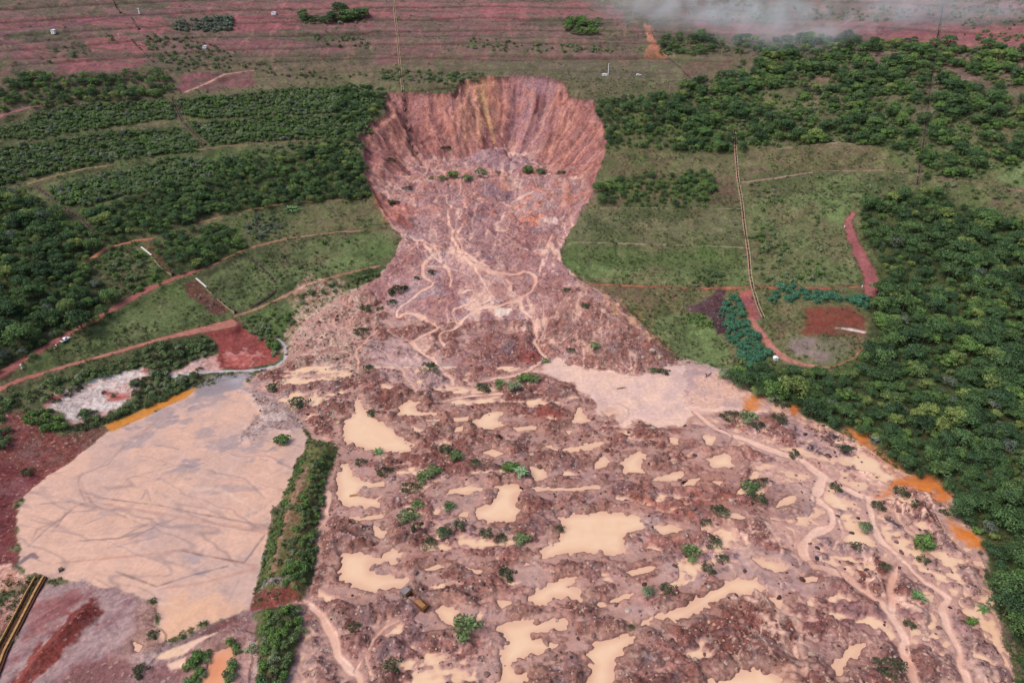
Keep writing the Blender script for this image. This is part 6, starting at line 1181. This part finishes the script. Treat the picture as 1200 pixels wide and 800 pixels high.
# half buried rusty open skip with a grey front
M_GREYP = plain_mat('grey_paint', tuple(C(140, 128, 126)), .6, .3, .2, .6); M_RUSTM = plain_mat('rusty_steel', tuple(C(120, 76, 44)), .8, .3, .35, .5); M_SAND = plain_mat('sandy_load', tuple(C(168, 122, 84)), .9, .1, .2, .5)
a = P1('K', 215, 478); b_ = P1('K', 303, 548); L_ = math.hypot(b_[0] - a[0], b_[1] - a[1]); an = math.atan2(b_[1] - a[1], b_[0] - a[0])
k = obj('dump_truck', None, loc=((a[0] + b_[0]) / 2, (a[1] + b_[1]) / 2, (a[2] + b_[2]) / 2 + .1), rz=an, label='half buried truck with rusty open bed and grey front on grey debris', cat='truck'); k.rotation_euler[0] = .12
W2 = 1.3; m = MB(); m.box((L_ * .14, W2, 1.0), (L_ * .66, .16, 1.7)); m.box((L_ * .14, -W2, 1.0), (L_ * .66, .16, 1.7)); m.box((L_ * .47 + .08, 0, 1.0), (.16, 2 * W2 + .16, 1.5)); m.box((-L_ * .19 - .08, 0, 1.15), (.16, 2 * W2 + .16, 2.0)); m.box((L_ * .14, 0, .1), (L_ * .66, 2 * W2 - .17, .15)); obj('bed', m.mesh('bed', .03), M_RUSTM, k)
m = MB(); m.box((L_ * .16, 0, .75), (L_ * .56, 2 * W2 - .5, 1.1), taper=.8); obj('load', m.mesh('load', .15), M_SAND, k)
m = MB(); m.prism([(-L_ * .5, 0), (-L_ * .5, 1.3), (-L_ * .46, 2.1), (-L_ * .40, 2.5), (-L_ * .23, 2.5), (-L_ * .23, 0)], -W2, W2); obj('cab', m.mesh('cab', .12), M_GREYP, k)
M_GLASS, _, gb = new_mat('dark_glass', .1, .6); gb.inputs['Base Color'].default_value = (.02, .025, .03, 1)
m = MB(); m.prism([(-L_ * .497 - .02, 1.38), (-L_ * .463 - .02, 2.02), (-L_ * .455, 2.02), (-L_ * .49, 1.38)], -W2 * .85, W2 * .85); obj('windscreen', m.mesh('windscreen'), M_GLASS, k)
M_TYRE = plain_mat('tyre', (.03, .03, .03), .9, .2, .2, .3)
name_ = 't'
for wx in (-L_ * .36, L_ * .2, L_ * .34):
    for sy in (-1, 1):
        m = MB(); m.tube([(wx, sy * (W2 - .1), .1), (wx, sy * (W2 + .2), .1)], .5, 14); wh_ = obj('wheel', m.mesh('wheel'), M_TYRE, k); m = MB(); m.tube([(wx, sy * (W2 + .19 if name_ == 't' else .92), .1 if name_ == 't' else .36), (wx, sy * (W2 + .23 if name_ == 't' else .945), .1 if name_ == 't' else .36)], .27 if name_ == 't' else .2, 10); obj('rim', m.mesh('rim'), M_GREYP, wh_)
# ================================================================== small vehicles, posts
M_WHITE = plain_mat('white_paint', (.78, .79, .82), .4, .5, .04, 2); M_STEEL = plain_mat('galvanised_steel', (.5, .5, .48), .5, .5, .1, 1)
def vehicle(x, y, z, rz, label, paint_m, pickup=True, s=1.0, name='pickup_truck', cat='pickup'):
    k = obj(name, None, loc=(x, y, z), rz=rz, sc_=(s, s, s), label=label, cat=cat)
    m = MB(); m.prism([(-2.5, .45), (-2.5, .95), (-2.35, 1.02), (-.75 if pickup else -2.2, 1.02), (1.15, 1.0), (2.3, .9), (2.5, .7), (2.5, .4), (1.95, .32), (-2.0, .35)], -.9, .9); obj('body', m.mesh('body', .06), paint_m, k)
    x0 = -.8 if pickup else -2.3; m = MB(); m.prism([(x0, .98), (x0 + .15, 1.72), (.35, 1.75), (1.15, .98)], -.8, .8); obj('cabin', m.mesh('cabin', .06), paint_m, k)
    m = MB(); m.prism([(.42, 1.66), (1.1, 1.04), (1.14, 1.07), (.47, 1.70)], -.7, .7); obj('windscreen', m.mesh('windscreen'), M_GLASS, k)
    for sy in (-1, 1):
        m = MB(); m.prism([(x0 + .2, 1.08), (x0 + .3, 1.6), (.3, 1.62), (.85, 1.08)], sy * .805, sy * .83); obj('side_window', m.mesh('side_window'), M_GLASS, k)
    if pickup: m = MB(); m.box((-1.63, 0, 1.045), (1.5, 1.5, .03)); obj('cargo_bed', m.mesh('cargo_bed'), M_GLASS, k)
    name_ = 'v'
    for wx in (-1.6, 1.6):
        for sy in (-1, 1):
            m = MB(); m.tube([(wx, sy * .68, .36), (wx, sy * .93, .36)], .37, 14); wh_ = obj('wheel', m.mesh('wheel'), M_TYRE, k); m = MB(); m.tube([(wx, sy * (W2 + .19 if name_ == 't' else .92), .1 if name_ == 't' else .36), (wx, sy * (W2 + .23 if name_ == 't' else .945), .1 if name_ == 't' else .36)], .27 if name_ == 't' else .2, 10); obj('rim', m.mesh('rim'), M_GREYP, wh_)
    for sy in (-1, 1): m = MB(); m.box((2.49, sy * .65, .72), (.06, .3, .16)); obj('headlight', m.mesh('headlight'), M_STEEL, k)
x, y, z, d = P1('P', 77, 399); q = P1('P', 95, 386); vehicle(x, y, z + .05, math.atan2(q[1] - y, q[0] - x), 'whitish pickup parked at the edge of the red road', M_WHITE)
x, y, z, d = P1('P', 748.5, 89); vehicle(x, y, z + .05, 0.05, 'small white van on the bench right of the head scarp', M_WHITE, False, .9, 'van', 'van')
def post(px, py, h, r_, label, mt=M_WHITE, lamp=False, name='marker_post', cat='post'):
    x, y, z, d = P1('P', px, py); k = obj(name, None, loc=(x, y, z), label=label, cat=cat)
    m = MB(); m.tube([(0, 0, -.3), (0, 0, h)], [r_, r_ * .8], 8); obj('pole', m.mesh('pole'), mt, k)
    if lamp: m = MB(); m.box((.5, 0, h), (1.1, .35, .18)); obj('lamp_head', m.mesh('lamp_head', .03), mt, k)
    else: m = MB(); m.box((0, 0, h + .1), (r_ * 3, r_ * 3, .25)); obj('cap', m.mesh('cap', .03), mt, k)
    m = MB(); m.box((0, 0, .08), (r_ * 5, r_ * 5, .35)); obj('footing', m.mesh('footing', .03), M_CONCP, k)
post(25.8, 432, 2.2, .22, 'white marker post at the lower bend of the red road'); post(66.5, 407, 1.3, .2, 'white marker post just below the parked pickup'); post(64.2, 408, 1.2, .16, 'yellow marker post left of the white one by the pickup', M_RUST)
post(163.5, 17, 4.5, .5, 'white post beside the road junction at the top left'); post(140, 45.5, 3.5, .3, 'pale grey post on the pink soil at the top left', M_STEEL)
post(712.6, 88, 9.5, .28, 'tall lamp pole on the bench right of the head scarp', M_WHITE, True, 'lamp_pole', 'lamp pole'); post(74.5, 32, 2, .45, 'small tan post right of the white hut at the top left', M_RUST); post(784.5, 107, 6, .35, 'pale pole by the trees right of the scarp', M_CONC)
post(989.5, 267, 1.2, .2, 'pale post at the upper left of the red road on the right'); post(1010, 337, 1.2, .22, 'pale post at the foot of the red road on the right'); post(900, 150, 3, .3, 'slim pale post at the head of the yellowish drain', M_CONC)
def hut(px, py, w_, l_, h, label, mt=M_WHITE):
    x, y, z, d = P1('P', px, py); k = obj('hut', None, loc=(x, y, z), label=label, cat='hut'); m = MB(); m.box((0, 0, h / 2 - .2), (w_, l_, h + .2)); obj('wall', m.mesh('wall', .03), mt, k)
    m = MB(); m.prism([(-w_ / 2 - .25, h), (0, h + .5), (w_ / 2 + .25, h), (w_ / 2 + .25, h - .12), (-w_ / 2 - .25, h - .12)], -l_ / 2 - .25, l_ / 2 + .25); obj('roof', m.mesh('roof'), mt, k); m = MB(); m.box((0, -l_ / 2 - .03, h * .4), (.8, .06, h * .75)); obj('door', m.mesh('door'), M_STEEL, k)
hut(63, 39.5, 2.6, 2.6, 2.8, 'small white hut beside the dark road at the top left'); hut(321, 17, 4.2, 2.6, 1.8, 'low white hut on the top pink strip'); hut(708.5, 88.5, 4.5, 1.6, 1.0, 'low white box at the foot of the tall lamp pole'); hut(240, 56.5, 3, 2, 1.6, 'small white box in the scrub below the pale thicket'); hut(908.5, 620, 1.6, 1.3, 1.2, 'small white box at the bottom of the round field track') if False else hut(908.8, 421, 2.2, 1.6, 1.3, 'small white box at the lower bend of the round field track')
m = MB(); m.box((0, 0, .3), (4.2, 1.6, .9), taper=.85); x, y, z, d = P1('H', 45, 545); obj('wooden_crate', m.mesh('wooden_crate', .08), plain_mat('ochre_wood', tuple(C(170, 120, 60)), .8, .2, .3, .6), loc=(x, y, z), rz=.2, label='ochre box adrift in the pool beside the berm', cat='crate')
m = MB(); m.box((0, 0, .5), (1.6, 1.6, 1.1), .3, .8); x, y, z, d = P1('J', 215, 405); obj('concrete_block', m.mesh('concrete_block', .1), M_CONCD, loc=(x, y, z), rz=.4, label='dark block in the mud right of the spillway head', cat='block')
# pale cylinder fence posts round the field
# ================================================================== low ground cover
gc = [obj('weed_tuft', tuft_mesh(700 + i), M_TUFT) for i in range(4)]
GP = []
vis = (CLS == 0) | (CLS == cls_id('earth_berm'))
N_ = 52000; rr_ = RS.randint(0, NR, N_ * 4); cc_ = RS.randint(0, NCC, N_ * 4)
xx = GX[rr_, cc_]; yy = GY[rr_, cc_]; gv = GRS[rr_, cc_] * vis[rr_, cc_]; kk = (yy > 120) & (yy < 800) & (np.abs(xx) < halfw(yy) * 1.05) & (RS.rand(N_ * 4) < gv * .8) & (N3[rr_, cc_] + .8 * N10[rr_, cc_] > -.1 + .5 * (Z[rr_, cc_] > 95))
rr_, cc_ = rr_[kk][:N_], cc_[kk][:N_]
GP = np.stack([GX[rr_, cc_], GY[rr_, cc_], Z[rr_, cc_]], -1)
o = stuff_instances('ground_cover', 'low weeds and grass tussocks on the slopes', gc, GP, RS.uniform(0, 6.28, len(GP)), RS.uniform(.5, 1.5, len(GP)) , RS.randint(0, 4, len(GP)))
for i, g_ in enumerate(gc):
    g_.location = tuple(GP[i * 7]); g_['kind'] = 'stuff'; g_['label'] = 'low weed tuft on the slope'
print('TUFTS', len(GP), 'ROCKS', len(ROCKS))
# ================================================================== drifting mist at the top right
def mist(x, y, z, sx, sy, sz_, dens, seed, label):
    bm = bmesh.new(); bmesh.ops.create_icosphere(bm, subdivisions=3, radius=1)
    for v in bm.verts: v.co = Vector((v.co.x * sx, v.co.y * sy, v.co.z * sz_))
    me = bpy.data.meshes.new('mist'); bm.to_mesh(me); bm.free(); m = bpy.data.materials.new('mist'); m.use_nodes = True; nt = m.node_tree; nt.nodes.remove(nt.nodes['Principled BSDF'])
    pv = nt.nodes.new('ShaderNodeVolumePrincipled'); pv.inputs['Color'].default_value = (.90, .95, 1.0, 1); nt.links.new(pv.outputs[0], nt.nodes['Material Output'].inputs['Volume'])
    tcn = nt.nodes.new('ShaderNodeTexCoord'); n = noise(nt, tcn.outputs['Object'], 55, 4, .65, .9); ln = nt.nodes.new('ShaderNodeVectorMath'); ln.operation = 'MULTIPLY'; ln.inputs[1].default_value = (1 / sx, 1 / sy, 1 / sz_); nt.links.new(tcn.outputs['Object'], ln.inputs[0])
    l2 = nt.nodes.new('ShaderNodeVectorMath'); l2.operation = 'LENGTH'; nt.links.new(ln.outputs[0], l2.inputs[0])
    fall = mrange(nt, l2.outputs['Value'], 1.0, .2, 0, 1); nf = mrange(nt, n.outputs[0], .44, .66, 0, 1); nt.links.new(mth(nt, 'MULTIPLY', mth(nt, 'MULTIPLY', fall, nf), dens), pv.inputs['Density'])
    obj('mist', me, m, loc=(x, y, z), kind='stuff', label=label)
for px, py, dz, sx, sy, szz, dn, lb in ((815, 6, 16, 120, 60, 30, .024, 'thin white mist drifting over the top of the slope'), (945, 26, 16, 110, 55, 30, .026, 'thin white mist drifting over the top right pink strip'), (1140, 0, 16, 130, 55, 28, .022, 'thin mist at the top right corner')):
    q = unproj([(px, max(py, -20))], dz)[0]; zz = float(sample(q[0], q[1])[0]) + dz; mist(q[0], q[1], zz, sx, sy, szz, dn, int(px), lb)
sc.cycles.volume_bounces = 3; sc.cycles.volume_step_rate = 4; sc.cycles.volume_max_steps = 64
